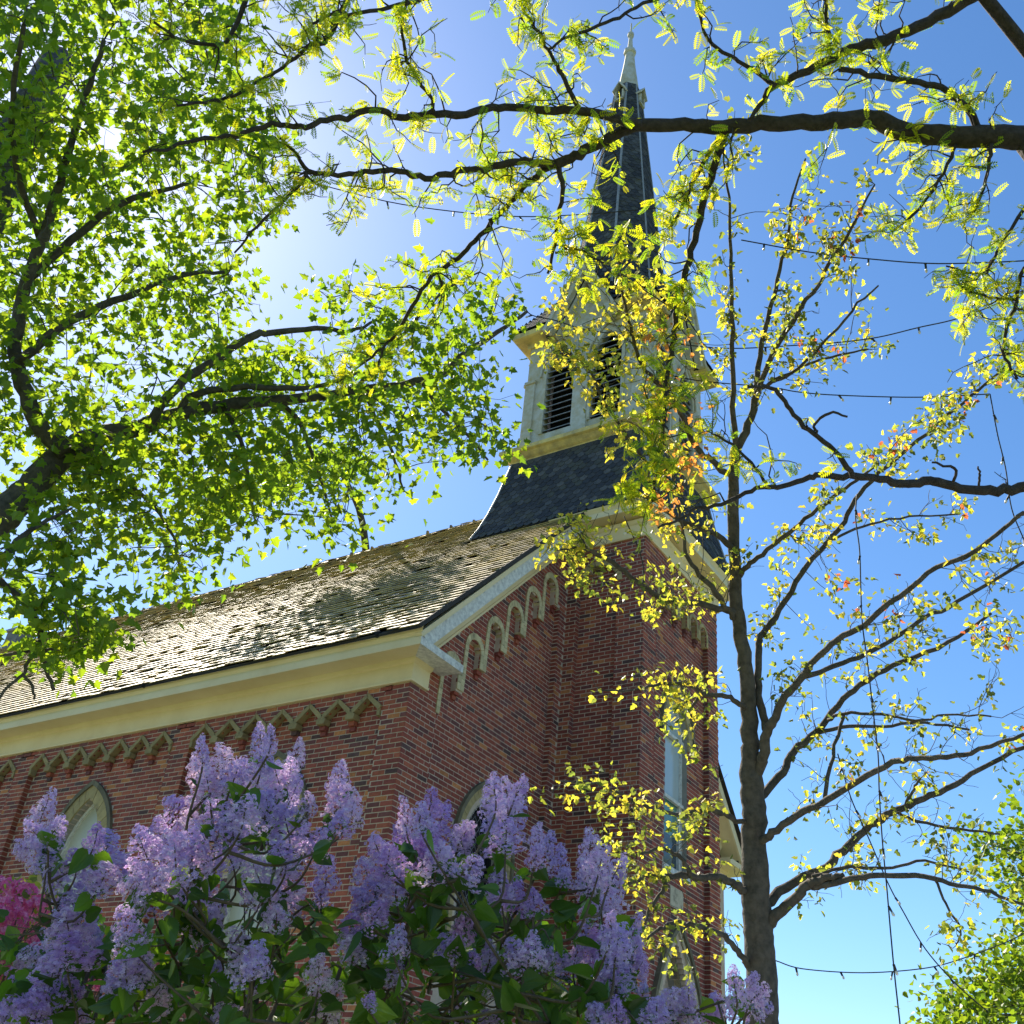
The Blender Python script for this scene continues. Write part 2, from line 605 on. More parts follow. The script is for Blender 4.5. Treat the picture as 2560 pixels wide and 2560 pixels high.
# joints behind the panels, then pilasters and the band above the zigzag
z = 0.0
while z < 7.7:
    iv = [(0.02, NAVE_L)]
    for c_, hi_ in ((2.27, 0.49), (6.24, 0.49), (10.13, 0.49)):
        k = lancet_half(z + CW / 2, c_, hi_, 5.55, 6.46)
        if z > 3.2 and k > 0:
            iv = subtract(iv, [(c_ - k - 0.012, c_ + k + 0.012)])
    for a, b in iv:
        side_wall.box((REC + BR, a, z), (REC + 0.3, b, z + CW))
    z += CW
edges = [0.0] + [e for b in BAYS for e in b[:2]] + [NAVE_L]
for i in range(0, len(edges), 2):
    side_wall.box((BR, edges[i] + BR + 0.006, 0), (REC + 0.05, edges[i + 1] - BR, 7.74))
side_wall.box((BR, 0.3, ZP + 0.05), (REC + 0.045, NAVE_L - 0.3, 7.735))
for a, b, n in BAYS:
    w = (b - a) / n
    for i in range(n + 1):
        u = a + i * w
        l, r = max(a, u - w / 2), min(b, u + w / 2)
        poly = [(BR, u, ZV), (BR, r, ZP + 0.06), (BR, l, ZP + 0.06)]
        if i in (0, n):
            poly = [(BR, u, ZV), (BR, (r if i == 0 else l), ZP + 0.06), (BR, u, ZP + 0.06)]
        side_wall.prism(poly, (REC + 0.03, 0, 0))
side_wall = side_wall.build('side_wall', M['mortar'], church, colour=False)

SIDE_WINS = [(2.27, 0.49, 0.80), (6.24, 0.49, 0.80), (10.13, 0.49, 0.80)]
W_ZS, W_ZAI, W_ZAO, W_ZB = 5.55, 6.46, 6.74, 3.2


def side_flush(z):
    iv = [(edges[i], edges[i + 1]) for i in range(0, len(edges), 2)]
    if z > ZP:
        return [(0.0, 14.0)]
    if z > ZV:
        full = [(0.0, 14.0)]
        h = []
        for a, b, n in BAYS:
            w = (b - a) / n
            for i in range(n):
                c = a + (i + 0.5) * w
                k = w / 2 * (ZP - z) / (ZP - ZV)
                h.append((c - k, c + k))
        return course_intervals(subtract(full, h), 0, 14)
    return course_intervals(iv, 0, 14)


def side_panel(z):
    iv = [(a, b) for a, b, n in BAYS]
    h = []
    for c, hi, ho in SIDE_WINS:
        k = lancet_half(z, c, ho, W_ZS, W_ZAO) if z > W_ZS - 0.55 else lancet_half(z, c, hi, W_ZS, W_ZAI)
        if z > W_ZB and k > 0:
            h.append((c - k, c + k))
    return course_intervals(subtract(iv, h), 0, 14)


lay_bricks(side_fr, 0, SIDE_TOP, side_flush, BRICKS)
lay_bricks(side_pn, 0, ZP, side_panel, BRICKS, 0.05)
# returns of the pilasters that face the camera (towards -y) at the far end of each panel
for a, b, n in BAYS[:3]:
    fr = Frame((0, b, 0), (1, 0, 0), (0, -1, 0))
    lay_bricks(fr, 0, ZV, lambda z: [(0.0, REC)], BRICKS, 0.0, 0.8)  # lower tint: the shade on these returns is put into the brick colour

# zigzag stones and corbels
ST = (0.30, 0.235, 0.115)
for bi, (a, b, n) in enumerate(BAYS[:4]):
    w = (b - a) / n
    t = 0.075
    for i in range(n):
        l, c, r = a + i * w, a + (i + 0.5) * w, a + (i + 1) * w
        for (u0, z0, u1, z1) in ((l + 0.03, ZV + 0.02, c, ZP), (c, ZP, r - 0.03, ZV + 0.02)):
            du, dz = u1 - u0, z1 - z0
            ln = math.hypot(du, dz)
            nu, nz = (-dz / ln * t, du / ln * t)
            mb = MB()
            e = 0.004
            pts = [(u0 + e, z0), (u1 - e, z1), (u1 - e + (nu if u1 != c else 0), z1 + nz * (1.0 if u1 != c else 1.25)), (u0 + e + (nu if u0 != c else 0), z0 + nz * (1.0 if u0 != c else 1.25))]
            s = rng.uniform(0.85, 1.12)
            mb.prism([side_fr.p(u, z, 0.028) for u, z in pts], (REC + 0.02, 0, 0), np.array(ST) * s)
            mb.build('zigzag_stone', M['stone'], side_wall)
        if i < n - 1:
            mb = MB()
            mb.prism([side_fr.p(r - 0.07, ZV - 0.05, 0.032), side_fr.p(r + 0.07, ZV - 0.05, 0.032), side_fr.p(r + 0.085, ZV + 0.02, 0.032), side_fr.p(r, ZV + 0.055, 0.032), side_fr.p(r - 0.085, ZV + 0.02, 0.032)], (REC + 0.025, 0, 0), np.array(ST) * rng.uniform(0.85, 1.1))
            mb.build('corbel_stone', M['stone'], side_wall)
            for q, (hw, dp) in enumerate(((0.052, 0.072), (0.047, 0.036))):
                mb = MB()
                z1 = ZV - 0.056 - q * CW
                mb.prism([side_pn.p(r - hw, z1 - CW + 0.008, dp), side_pn.p(r + hw, z1 - CW + 0.008, dp), side_pn.p(r + hw, z1, dp), side_pn.p(r - hw, z1, dp)], (dp + 0.02, 0, 0), PALC[int(rng.choice(len(PALC), p=PALW))])
                mb.build('corbel_brick', M['brick'], side_wall)
    for u in (a, b):
        mb = MB()
        s = 1 if u == a else -1
        mb.prism([side_fr.p(u + s * 0.004, ZV - 0.06, 0.02), side_fr.p(u + s * 0.06, ZV - 0.06, 0.02), side_fr.p(u + s * 0.06, ZV + 0.05, 0.02), side_fr.p(u + s * 0.004, ZV + 0.05, 0.02)], (REC + 0.012, 0, 0), np.array(ST))
        mb.build('zigzag_stone', M['stone'], side_wall)


def lancet_plate(fr, pts, d, thick=0.02):
    mb = MB()
    mb.prism([fr.p(u, z, d) for u, z in pts], -fr.n * thick)
    return mb


def window(fr, cx, hi, zs, za, zb, pane_m, name, bars=(), frame_m=None, reveal=0.16, hood=None, mullion=False, splits=None):
    """pointed window: stone reveal lining, frame, pane(s), bars"""
    w = link(name, None, church)
    w.empty_display_size = 0.2
    outer = lancet_pts(cx, hi, zs, za, zb)
    inner = lancet_pts(cx, hi - 0.045, zs, za - 0.07, zb + 0.04)
    mb = MB()                                   # lining of the opening
    for i in range(len(outer) - 1):
        (u0, z0), (u1, z1) = outer[i], outer[i + 1]
        mb.prism([fr.p(u0, z0, -0.004), fr.p(u1, z1, -0.004), fr.p(u1, z1, -reveal - 0.08), fr.p(u0, z0, -reveal - 0.08)],
                 fr.u * (0.02 if (u0 + u1) / 2 > cx else -0.02))
    mb.build('reveal', M['plaster'], w, colour=False)
    mb = MB()
    n = len(outer)
    for i in range(n - 1):
        a, b, c, d = outer[i], outer[i + 1], inner[i + 1], inner[i]
        mb.prism([fr.p(u, z, -reveal + 0.05) for u, z in (a, b, c, d)], -fr.n * 0.06)
    mb.prism([fr.p(u, z, -reveal + 0.05) for u, z in (outer[-1], outer[0], inner[0], inner[-1])], -fr.n * 0.06)
    mb.build('window_frame', frame_m or M['white'], w, colour=False)
    if splits is None:
        lancet_plate(fr, inner, -reveal + 0.01).build('pane', pane_m, w, colour=False)
    else:
        zlist = splits
        for (z0, z1, pm) in zlist:
            pts = []
            zz = np.linspace(z0, min(z1, za - 0.07), 14)
            R_ = [(cx + lancet_half(z, cx, hi - 0.045, zs, za - 0.07), z) for z in zz]
            pts = R_ + [(2 * cx - u, z) for u, z in reversed(R_)]
            lancet_plate(fr, pts, -reveal + 0.01).build('pane', pm, w, colour=False)
    for z in bars:
        k = lancet_half(z, cx, hi, zs, za)
        mb = MB()
        mb.prism([fr.p(cx - k, z - 0.028, -reveal + 0.085), fr.p(cx + k, z - 0.028, -reveal + 0.085), fr.p(cx + k, z + 0.028, -reveal + 0.085), fr.p(cx - k, z + 0.028, -reveal + 0.085)], -fr.n * 0.05)
        mb.build('glazing_bar', M['white'], w, colour=False)
    mb = MB()
    mb.prism([fr.p(cx - hi - 0.06, zb - 0.1, 0.05), fr.p(cx + hi + 0.06, zb - 0.1, 0.05), fr.p(cx + hi + 0.06, zb, 0.03), fr.p(cx - hi - 0.06, zb, 0.03)], -fr.n * 0.2)
    mb.build('sill', M['white'], w, colour=False)
    return w


def hood(fr, cx, h0, h1, zs, za0, za1, zb, d, parent):
    """thin projecting label mould over a surround"""
    mb = MB()
    o = lancet_pts(cx, h1, zs, za1, zb, 12)
    i_ = lancet_pts(cx, h0, zs, za0, zb, 12)
    for k in range(len(o) - 1):
        mb.prism([fr.p(u, z, d) for u, z in (i_[k], o[k], o[k + 1], i_[k + 1])], -fr.n * (d + 0.06), np.array((0.16, 0.14, 0.09)) * rng.uniform(0.8, 1.2))
    mb.build('hood_mould', M['stone'], parent)


ST2 = (0.40, 0.31, 0.145)
for cx, hi, ho in SIDE_WINS:
    w = window(side_pn, cx, hi, W_ZS, W_ZAI, W_ZB, M['pane_pale'], 'side_window', bars=(5.48,))
    ring_pieces(side_pn, cx, hi, ho - 0.06, W_ZS, W_ZAI, W_ZAO - 0.06, W_ZS - 0.5, -0.06, 0.02, 9, 0.11, ST2, w)
    hood(side_pn, cx, ho - 0.07, ho, W_ZS, W_ZAO - 0.07, W_ZAO + 0.01, W_ZS - 0.5, 0.05, w)

# ---- facade wall ------------------------------------------------------
TX0, TX1, TYF = 3.82, 6.86, -1.486
TCX = (TX0 + TX1) / 2
TCY = 0.10
fac_fr = Frame((0, 0, 0), (1, 0, 0), (0, -1, 0))
fac_pn = Frame((0, REC, 0), (1, 0, 0), (0, -1, 0))
RK = 1.06                                     # rake slope
def rake_z(x): return 7.64 + RK * x
NA = 6
LX = [0.68 + 0.485 * i for i in range(NA + 1)]
LB = [7.22 + 0.517 * i for i in range(NA + 1)]
LEG = 0.165
PANEL_R = 3.60


def fac_open(z):
    """parts of the facade at height z that lie on the recessed plane"""
    if z < LB[0]:
        return [(0.64, PANEL_R)]
    k = max(i for i in range(NA + 1) if LB[i] <= z)
    h = []
    for i in range(max(0, k - 2), min(k + 1, NA)):
        c = (LX[i] + LX[i + 1] - LEG) / 2
        r = (LX[i + 1] - LEG - LX[i]) / 2
        zc = LB[i] + 0.74
        if z < zc:
            h.append((c - r, c + r))
        elif z < zc + r:
            q = math.sqrt(r * r - (z - zc) ** 2)
            h.append((c - q, c + q))
    if k < NA:
        h.append((LX[k + 1] - LEG, PANEL_R) if LB[k + 1] <= z else (LX[k], PANEL_R))
    return h


def fac_flush(z):
    x0 = max(0.0, (z - 7.64) / RK + 0.02)
    return course_intervals(subtract([(x0, TX0)], fac_open(z)), 0, TX0)


FW = (2.20, 0.46, 0.76, 5.75, 6.50, 6.80, 3.0)      # lancet window: centre, inner, outer, springing, apexes, bottom


def fac_panel(z):
    iv = fac_open(z)
    c, hi, ho, zs, zai, zao, zb = FW
    k = lancet_half(z, c, ho, zs, zao)
    if z > zb and k > 0:
        iv = subtract(iv, [(c - k, c + k)])
    return course_intervals(iv, 0, TX0)


lay_bricks(fac_fr, 0, 12.0, fac_flush, BRICKS, 0.1)
lay_bricks(fac_pn, 0, 11.0, fac_panel, BRICKS, 0.06)
fr = Frame((PANEL_R, 0, 0), (0, 1, 0), (-1, 0, 0))
lay_bricks(fr, 0, LB[NA] - 0.1, lambda z: [(0.0, REC)], BRICKS, 0.0, 0.85)  # return bricks tinted darker, carrying its shade in their colour
fw_ = MB()
fw_.prism([(TX0, REC + BR, 0), (NAVE_W, REC + BR, 0), (NAVE_W, REC + BR, rake_z(0) + 0.2), (NAVE_W / 2, REC + BR, rake_z(NAVE_W / 2) + 0.2), (TX0, REC + BR, rake_z(TX0) + 0.2)], (0, 0.25, 0))
z = 0.0
while z < 12.0:
    iv = [(max(0.02, (z - 7.84) / RK), TX0 + 0.02)]
    k = lancet_half(z + CW / 2, FW[0], FW[1], FW[3], FW[4])
    if z > FW[6] and k > 0:
        iv = subtract(iv, [(FW[0] - k - 0.012, FW[0] + k + 0.012)])
    for a, b in iv:
        fw_.box((a, REC + BR, z), (b, REC + 0.3, z + CW))
    z += CW
fw_.box((BR + 0.004, BR, 0), (0.64 - BR, REC + 0.05, 7.7))
fw_.box((PANEL_R + BR, BR, 0), (TX0 + 0.05, REC + 0.04, 12.2))
# wall above the arches, course by course so that it follows the openings
z = LB[0]
while z < 12.0:
    for a, b in fac_flush(z + CW / 2):
        if b > 0.6 and a < PANEL_R + 0.01:
            fw_.box((max(a, 0.6) + 0.002, BR + 0.001, z), (min(b, PANEL_R + 0.03) - 0.002, REC + 0.03, z + CW))
    z += CW
fw_.box((TX1 - 0.02, 0.0, 0), (NAVE_W, REC + 0.06, 7.7))
facade_wall = fw_.build('facade_wall', M['mortar'], church, colour=False)

# arch stones of the sloping arcade
ST3 = (0.56, 0.47, 0.27)
for i in range(NA):
    xl, xr = LX[i], LX[i + 1] - LEG
    c, r = (xl + xr) / 2, (xr - xl) / 2
    zc = LB[i] + 0.74
    ro = r + LEG / 2
    def stone(pts, s=None):
        mb = MB()
        cu = sum(p[0] for p in pts) / 4
        cz = sum(p[1] for p in pts) / 4
        pts = [(cu + (u - cu) * 0.95, cz + (zz - cz) * 0.93) for u, zz in pts]
        mb.prism([fac_fr.p(u, zz, 0.016 + rng.uniform(-0.002, 0.003)) for u, zz in pts], (0, REC + 0.012, 0), np.array(ST3) * rng.uniform(0.84, 1.12))
        mb.build('arch_stone', M['stone'], facade_wall)
    nv = 8
    th = np.linspace(0, math.pi, nv + 1)
    for a, b in zip(th[:-1], th[1:]):
        stone([(c + r * math.cos(a), zc + r * math.sin(a)), (c + ro * math.cos(a), zc + ro * 1.12 * math.sin(a)), (c + ro * math.cos(b), zc + ro * 1.12 * math.sin(b)), (c + r * math.cos(b), zc + r * math.sin(b))])
    for x0, zb in ((xl - LEG / 2, LB[i]), (xr, LB[i + 1])):
        nn = max(1, round((zc - zb) / 0.095))
        hh = (zc - zb) / nn
        for q in range(nn):
            stone([(x0, zb + q * hh), (x0 + LEG / 2, zb + q * hh), (x0 + LEG / 2, zb + (q + 1) * hh), (x0, zb + (q + 1) * hh)])
    # corbels under the right leg
    xm = LX[i + 1] - LEG / 2
    for q, (hw, dp) in enumerate(((0.055, 0.07), (0.042, 0.035))):
        mb = MB()
        z1 = LB[i + 1] - 0.004 - q * CW
        mb.prism([fac_pn.p(xm - hw - 0.02, z1 - CW + 0.008, dp), fac_pn.p(xm + hw - 0.02, z1 - CW + 0.008, dp), fac_pn.p(xm + hw - 0.02, z1, dp), fac_pn.p(xm - hw - 0.02, z1, dp)], (0, dp + 0.02, 0), PALC[int(rng.choice(len(PALC), p=PALW))])
        mb.build('corbel_brick', M['brick'], facade_wall)

c, hi, ho, zs, zai, zao, zb = FW
w = window(fac_pn, c, hi, zs, zai, zb, M['pane_black'], 'facade_window', frame_m=M['dark'], reveal=0.2)
ring_pieces(fac_pn, c, hi + 0.11, ho - 0.05, zs, zai + 0.12, zao - 0.05, zb + 1.5, -0.05, 0.03, 11, 0.12, ST2, w)
ring_pieces(fac_pn, c, hi, hi + 0.11, zs, zai, zai + 0.12, zb + 1.5, -0.12, -0.02, 11, 0.12, (0.33, 0.26, 0.14), w)
hood(fac_pn, c, ho - 0.06, ho, zs, zao - 0.06, zao + 0.01, zb + 1.5, 0.06, w)
mb = MB()
for k in range(-8, 24):                        # diamond leads
    for s in (1, -1):
        z0 = 3.1 + k * 0.16
        pts = []
        for q in range(13):
            u = c - hi + 0.05 + q * (2 * hi - 0.1) / 12
            z = z0 + s * (u - c) * 1.35
            if zb + 0.05 < z and abs(u - c) < lancet_half(z, c, hi - 0.06, zs, zai - 0.08):
                pts.append(fac_pn.p(u, z, -0.186))
        if len(pts) > 1:
            mb.beam(pts[0], pts[-1], (0, 0, 0.008), (0, 0.006, 0))
mb.build('lead_came', M['lead'], w, colour=False)

# ---- tower walls ------------------------------------------------------
tl_fr = Frame((TX0, 0, 0), (0, 1, 0), (-1, 0, 0))
tl_pn = Frame((TX0 + REC, 0, 0), (0, 1, 0), (-1, 0, 0))
tf_fr = Frame((0, TYF, 0), (1, 0, 0), (0, -1, 0))
tf_pn = Frame((0, TYF + REC, 0), (1, 0, 0), (0, -1, 0))
T_TOP = 11.60
TLP = (-0.97, -0.21)
TFP = (4.30, 6.42)
ZT1 = 10.75                                    # springing of the tower's corbel arches


def tl_open(z):
    if z < ZT1:
        return [TLP]
    h = []
    r = (TLP[1] - TLP[0]) / 2
    c = (TLP[0] + TLP[1]) / 2
    if z < ZT1 + r:
        q = math.sqrt(max(0, r * r - (z - ZT1) ** 2))
        h.append((c - q, c + q))
    return h


N_FA = 5


def tf_open(z):
    if z < ZT1 - 0.2:
        return [TFP]
    h = []
    w_ = (TFP[1] - TFP[0]) / N_FA
    for i in range(N_FA):
        c_ = TFP[0] + (i + 0.5) * w_
        r = (w_ - 0.15) / 2
        if z < ZT1:
            h.append((c_ - r, c_ + r))
        elif z < ZT1 + r:
            q = math.sqrt(r * r - (z - ZT1) ** 2)
            h.append((c_ - q, c_ + q))
    return h


UW = (5.33, 0.42, 0.64, 8.45, 9.27, 9.50, 6.27)      # upper tower window
DW = (5.42, 0.60, 0.98, 3.55, 5.22, 5.52, 0.0)       # door arch


def tf_panel(z):
    iv = tf_open(z)
    for (c_, hi_, ho_, zs_, zai_, zao_, zb_), leg in ((UW, 8.40), (DW, 0.0)):
        if z > zb_:
            k = lancet_half(z, c_, ho_ if z > leg else hi_, zs_, zao_ if z > leg else zai_)
            if k > 0:
                iv = subtract(iv, [(c_ - k, c_ + k)])
    return course_intervals(iv, TX0, TX1)


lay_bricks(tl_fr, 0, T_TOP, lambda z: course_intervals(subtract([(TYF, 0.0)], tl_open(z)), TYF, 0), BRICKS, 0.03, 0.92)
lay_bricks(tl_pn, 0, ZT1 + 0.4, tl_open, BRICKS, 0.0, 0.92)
lay_bricks(Frame((0, TLP[1], 0), (1, 0, 0), (0, -1, 0)), 0, ZT1, lambda z: [(TX0, TX0 + REC)], BRICKS, TX0)
lay_bricks(tf_fr, 0, T_TOP, lambda z: course_intervals(subtract([(TX0, TX1)], tf_open(z)), TX0, TX1), BRICKS, 0.02)
lay_bricks(tf_pn, 0, ZT1 + 0.2, tf_panel, BRICKS, 0.04)
lay_bricks(Frame((TFP[1], 0, 0), (0, 1, 0), (-1, 0, 0)), 0, ZT1 - 0.2, lambda z: [(TYF, TYF + REC)], BRICKS, TYF, 0.8)  # darker tint paints the shade of this left-facing return into its bricks
tw = MB()
tw.box((TX0 + REC + BR, TYF + 0.4, 0), (TX1 - 0.02, 1.7, 11.9))
# front backing with openings for the window and the door, course by course
z = 0.0
while z < 11.9:
    iv = [(TX0 + REC + BR, TX1 - REC)]
    zm = z + CW / 2
    for (c_, hi_, ho_, zs_, zai_, zao_, zb_) in (UW, DW):
        if zm > zb_:
            k = lancet_half(zm, c_, hi_, zs_, zai_)
            if k > 0:
                iv = subtract(iv, [(c_ - k - 0.015, c_ + k + 0.015)])
    for a, b in iv:
        tw.box((a, TYF + REC + BR, z), (b, TYF + REC + 0.32, z + CW))
    for a, b in course_intervals(subtract([(TX0, TX1)], tf_open(zm)), TX0, TX1):
        tw.box((a + BR + 0.004, TYF + BR, z), (b - BR - 0.004, TYF + REC + 0.03, z + CW - 0.0002))
    for a, b in course_intervals(subtract([(TYF, 0.1)], tl_open(zm)), TYF, 0.1):
        tw.box((TX0 + BR, a + BR + 0.001, z), (TX0 + REC + 0.03, b - BR, z + CW - 0.0004))
    z += CW
tw.box((TX1 - REC - 0.1, TYF + 0.02, 0), (TX1 - BR, 1.68, 11.88))
tower_wall = tw.build('tower_wall', M['mortar'], church, colour=False)

# corbel arches of the tower
def corbel_arch(fr, c_, r, zc, legs, parent, n=8, w_=0.07):
    for a, b in zip(np.linspace(0, math.pi, n + 1)[:-1], np.linspace(0, math.pi, n + 1)[1:]):
        ro = r + w_
        pts = [(c_ + r * math.cos(a), zc + r * math.sin(a)), (c_ + ro * math.cos(a), zc + ro * math.sin(a)), (c_ + ro * math.cos(b), zc + ro * math.sin(b)), (c_ + r * math.cos(b), zc + r * math.sin(b))]
        cu = sum(p[0] for p in pts) / 4
        cz = sum(p[1] for p in pts) / 4
        pts = [(cu + (u - cu) * 0.95, cz + (zz - cz) * 0.94) for u, zz in pts]
        mb = MB()
        mb.prism([fr.p(u, zz, 0.014) for u, zz in pts], -fr.n * (REC + 0.01), np.array(ST2) * rng.uniform(0.8, 1.15))
        mb.build('arch_stone', M['stone'], parent)
    for x0 in (c_ - r - w_, c_ + r):
        for q in range(legs):
            mb = MB()
            z0 = zc - (q + 1) * 0.1
            mb.prism([fr.p(x0 + 0.002, z0 + 0.006, 0.014), fr.p(x0 + w_ - 0.002, z0 + 0.006, 0.014), fr.p(x0 + w_ - 0.002, z0 + 0.1, 0.014), fr.p(x0 + 0.002, z0 + 0.1, 0.014)], -fr.n * (REC + 0.01), np.array(ST2) * rng.uniform(0.8, 1.15))
            mb.build('arch_stone', M['stone'], parent)


corbel_arch(tl_fr, (TLP[0] + TLP[1]) / 2, (TLP[1] - TLP[0]) / 2, ZT1, 0, tower_wall, 11, 0.10)
w_ = (TFP[1] - TFP[0]) / N_FA
for i in range(N_FA):
    corbel_arch(tf_fr, TFP[0] + (i + 0.5) * w_, (w_ - 0.15) / 2, ZT1, 2, tower_wall)
    if i:
        for q, dp in enumerate((0.07, 0.035)):
            xm = TFP[0] + i * w_
            z1 = ZT1 - 0.2 - q * CW
            mb = MB()
            mb.prism([tf_pn.p(xm - 0.05, z1 - CW + 0.008, dp), tf_pn.p(xm + 0.05, z1 - CW + 0.008, dp), tf_pn.p(xm + 0.05, z1, dp), tf_pn.p(xm - 0.05, z1, dp)], (0, dp + 0.02, 0), PALC[3])
            mb.build('corbel_brick', M['brick'], tower_wall)

c, hi, ho, zs, zai, zao, zb = UW
w = window(tf_pn, c, hi, zs, zai, zb, M['pane_blue'], 'tower_window', bars=(8.48, 7.40), reveal=0.14,
           splits=((8.48, 9.3, M['pane_blue']), (7.40, 8.48, M['pane_blue']), (6.85, 7.40, M['pane_green']), (6.31, 6.85, M['pane_dark'])))
ring_pieces(tf_pn, c, hi, ho - 0.05, zs, zai, zao - 0.05, 8.35, -0.06, 0.03, 8, 0.10, ST2, w)
hood(tf_pn, c, ho - 0.05, ho, zs, zao - 0.05, zao, 8.35, 0.06, w)
mb = MB()
mb.prism([tf_pn.p(c + 0.30, 6.31, -0.08), tf_pn.p(c + 0.34, 6.31, -0.08), tf_pn.p(c + 0.34, 7.40, -0.08), tf_pn.p(c + 0.30, 7.40, -0.08)], (0, 0.05, 0))
mb.build('window_frame', M['white'], w, colour=False)
mb = MB()
mb.prism([tf_pn.p(5.14, 5.70, 0.012), tf_pn.p(5.60, 5.70, 0.012), tf_pn.p(5.60, 6.0, 0.012), tf_pn.p(5.14, 6.0, 0.012)], (0, 0.04, 0), (0.5, 0.44, 0.32))
mb.build('stone_plaque', M['stone'], church)

# doorway with a boarded tympanum
c, hi, ho, zs, zai, zao, zb = DW
door = link('doorway', None, church)
ring_pieces(tf_pn, c, hi + 0.16, ho - 0.07, zs, zai + 0.16, zao - 0.06, 0.0, -0.06, 0.03, 9, 0.22, (0.46, 0.40, 0.28), door)
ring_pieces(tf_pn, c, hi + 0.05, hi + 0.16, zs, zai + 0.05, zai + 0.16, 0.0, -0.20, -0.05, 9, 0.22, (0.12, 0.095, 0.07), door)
hood(tf_pn, c, ho - 0.08, ho, zs, zao - 0.08, zao + 0.01, 3.0, 0.07, door)
mb = MB()
o_ = lancet_pts(c, hi + 0.05, zs, zai + 0.05, 0, 12)
i_ = lancet_pts(c, hi, zs, zai, 0, 12)
for k in range(len(o_) - 1):
    mb.prism([tf_pn.p(u, z, -0.10) for u, z in (i_[k], o_[k], o_[k + 1], i_[k + 1])], (0, 0.1, 0))
mb.build('door_frame', M['cream'], door, colour=False)
mb = MB()
for k in range(len(i_) - 1):
    (u0, z0), (u1, z1) = i_[k], i_[k + 1]
    mb.prism([tf_pn.p(u0, z0, -0.09), tf_pn.p(u1, z1, -0.09), tf_pn.p(u1, z1, -0.5), tf_pn.p(u0, z0, -0.5)], tf_pn.u * (0.02 if u0 + u1 > 2 * c else -0.02))
mb.build('reveal', M['plaster'], door, colour=False)
lancet_plate(tf_pn, lancet_pts(c, hi - 0.01, zs, zai - 0.02, 2.6, 10), -0.40).build('plywood_board', M['plywood'], door, colour=False)
for s in (-1, 1):
    mb = MB()
    mb.prism([tf_pn.p(c + s * 0.01, 0.1, -0.38), tf_pn.p(c + s * 0.59, 0.1, -0.38), tf_pn.p(c + s * 0.59, 2.58, -0.38), tf_pn.p(c + s * 0.01, 2.58, -0.38)], (0, 0.05, 0))
    mb.build('door_leaf', M['plywood'], door, colour=False)

# ---- brick objects: the 300 that show largest, the rest in one part ----
def project(p):
    d = np.asarray(p) - CAM
    zc = d @ FWD
    return 1280 + FPX * (d @ RIGHT) / zc, 1280 - FPX * (d @ UP) / zc, zc


cand = []
for bi, b in enumerate(BRICKS):
    if b[2] - b[1] < BL - 0.0115 or b[0] not in (side_fr, side_pn, fac_fr, fac_pn):
        continue
    px, py, zc = project(b[0].p((b[1] + b[2]) / 2, b[3]))
    if 880 < px < 1330 and 1640 < py < 2030:
        if b[0] in (side_fr, side_pn) and px > 1035:
            continue
        cand.append((zc, bi))
cand.sort()
chosen = {bi for _, bi in cand[:300]}
rest = MB()
bm_cache = {}
for bi, (fr, ua, ub, za, zb_, ci, s, d) in enumerate(BRICKS):
    if bi in chosen:
        key = (ci, round(s * 8))
        if key not in bm_cache:
            lf = Frame((0, 0, 0), (1, 0, 0), (0, -1, 0))
            v, f = brick_geo(lf, -(BL - 0.010) / 2, (BL - 0.010) / 2, 0, CW - 0.010, 0.0)
            mb = MB()
            mb.add(v, f, PALC[ci] * round(s * 8) / 8)
            tot = [len(q) for q in mb.f]
            bm_cache[key] = raw_mesh('brick', np.vstack(mb.v), [i for q in mb.f for i in q], np.concatenate([[0], np.cumsum(tot)[:-1]]), tot, M['brick'], np.vstack(mb.c))
        par = side_wall if fr in (side_fr, side_pn) else facade_wall
        link('brick', bm_cache[key], par, loc=fr.p((ua + ub) / 2, za, d), rot=(0, 0, 0 if par is facade_wall else -math.pi / 2))
    else:
        v, f = brick_geo(fr, ua, ub, za, zb_, d)
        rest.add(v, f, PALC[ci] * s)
rest.build('brickwork', M['brick'], church, kind='stuff')

# ---- cornices -----------------------------------------------------------
def strip_cornice(name, prof, p0, p1, out, m, parent, miter0=0.0, miter1=0.0):
    """profile (offset out from the wall, z) swept from p0 to p1; miters push the ends along by offset"""
    p0, p1, out = (np.asarray(x, float) for x in (p0, p1, out))
    t = nrm(p1 - p0)
    a = [p0 + out * o + t * (-o * miter0) + np.array([0, 0, z]) for o, z in prof]
    b = [p1 + out * o + t * (o * miter1) + np.array([0, 0, z]) for o, z in prof]
    n = len(prof)
    fs = [list(range(n)), [n + i for i in range(n)][::-1]]
    for i in range(n):
        j = (i + 1) % n
        fs.append([i, i + n, j + n, j])
    mb = MB()
    mb.add(np.vstack([a, b]), fs)
    return mb.build(name, m, parent, colour=False)


EV = 7.42
frieze = [(0, EV), (0.045, EV), (0.05, EV + 0.03), (0.03, EV + 0.045), (0.03, EV + 0.26), (0.06, EV + 0.275), (0.085, EV + 0.325), (0.0, EV + 0.325)]
fascia = [(0.0, 7.745), (0.385, 7.725), (0.40, 7.725), (0.40, 7.835), (0.385, 7.84), (0.0, 7.84)]
crown = [(0.0, 7.842), (0.375, 7.842), (0.385, 7.87), (0.42, 7.91), (0.44, 7.955), (0.44, 7.965), (0.0, 7.965)]
nc = link('eave_cornice', None, church)
strip_cornice('frieze_board', frieze, (0, 0, 0), (0, NAVE_L, 0), (-1, 0, 0), M['cream'], nc, 1, 0)
strip_cornice('fascia', fascia, (0, 0, 0), (0, NAVE_L, 0), (-1, 0, 0), M['cream'], nc, 1, 0)
strip_cornice('crown_moulding', crown, (0, 0, 0), (0, NAVE_L, 0), (-1, 0, 0), M['cream'], nc, 1, 0)
strip_cornice('frieze_board', frieze, (0, 0, 0), (0.345, 0, 0), (0, -1, 0), M['cream'], nc, 1, 0)
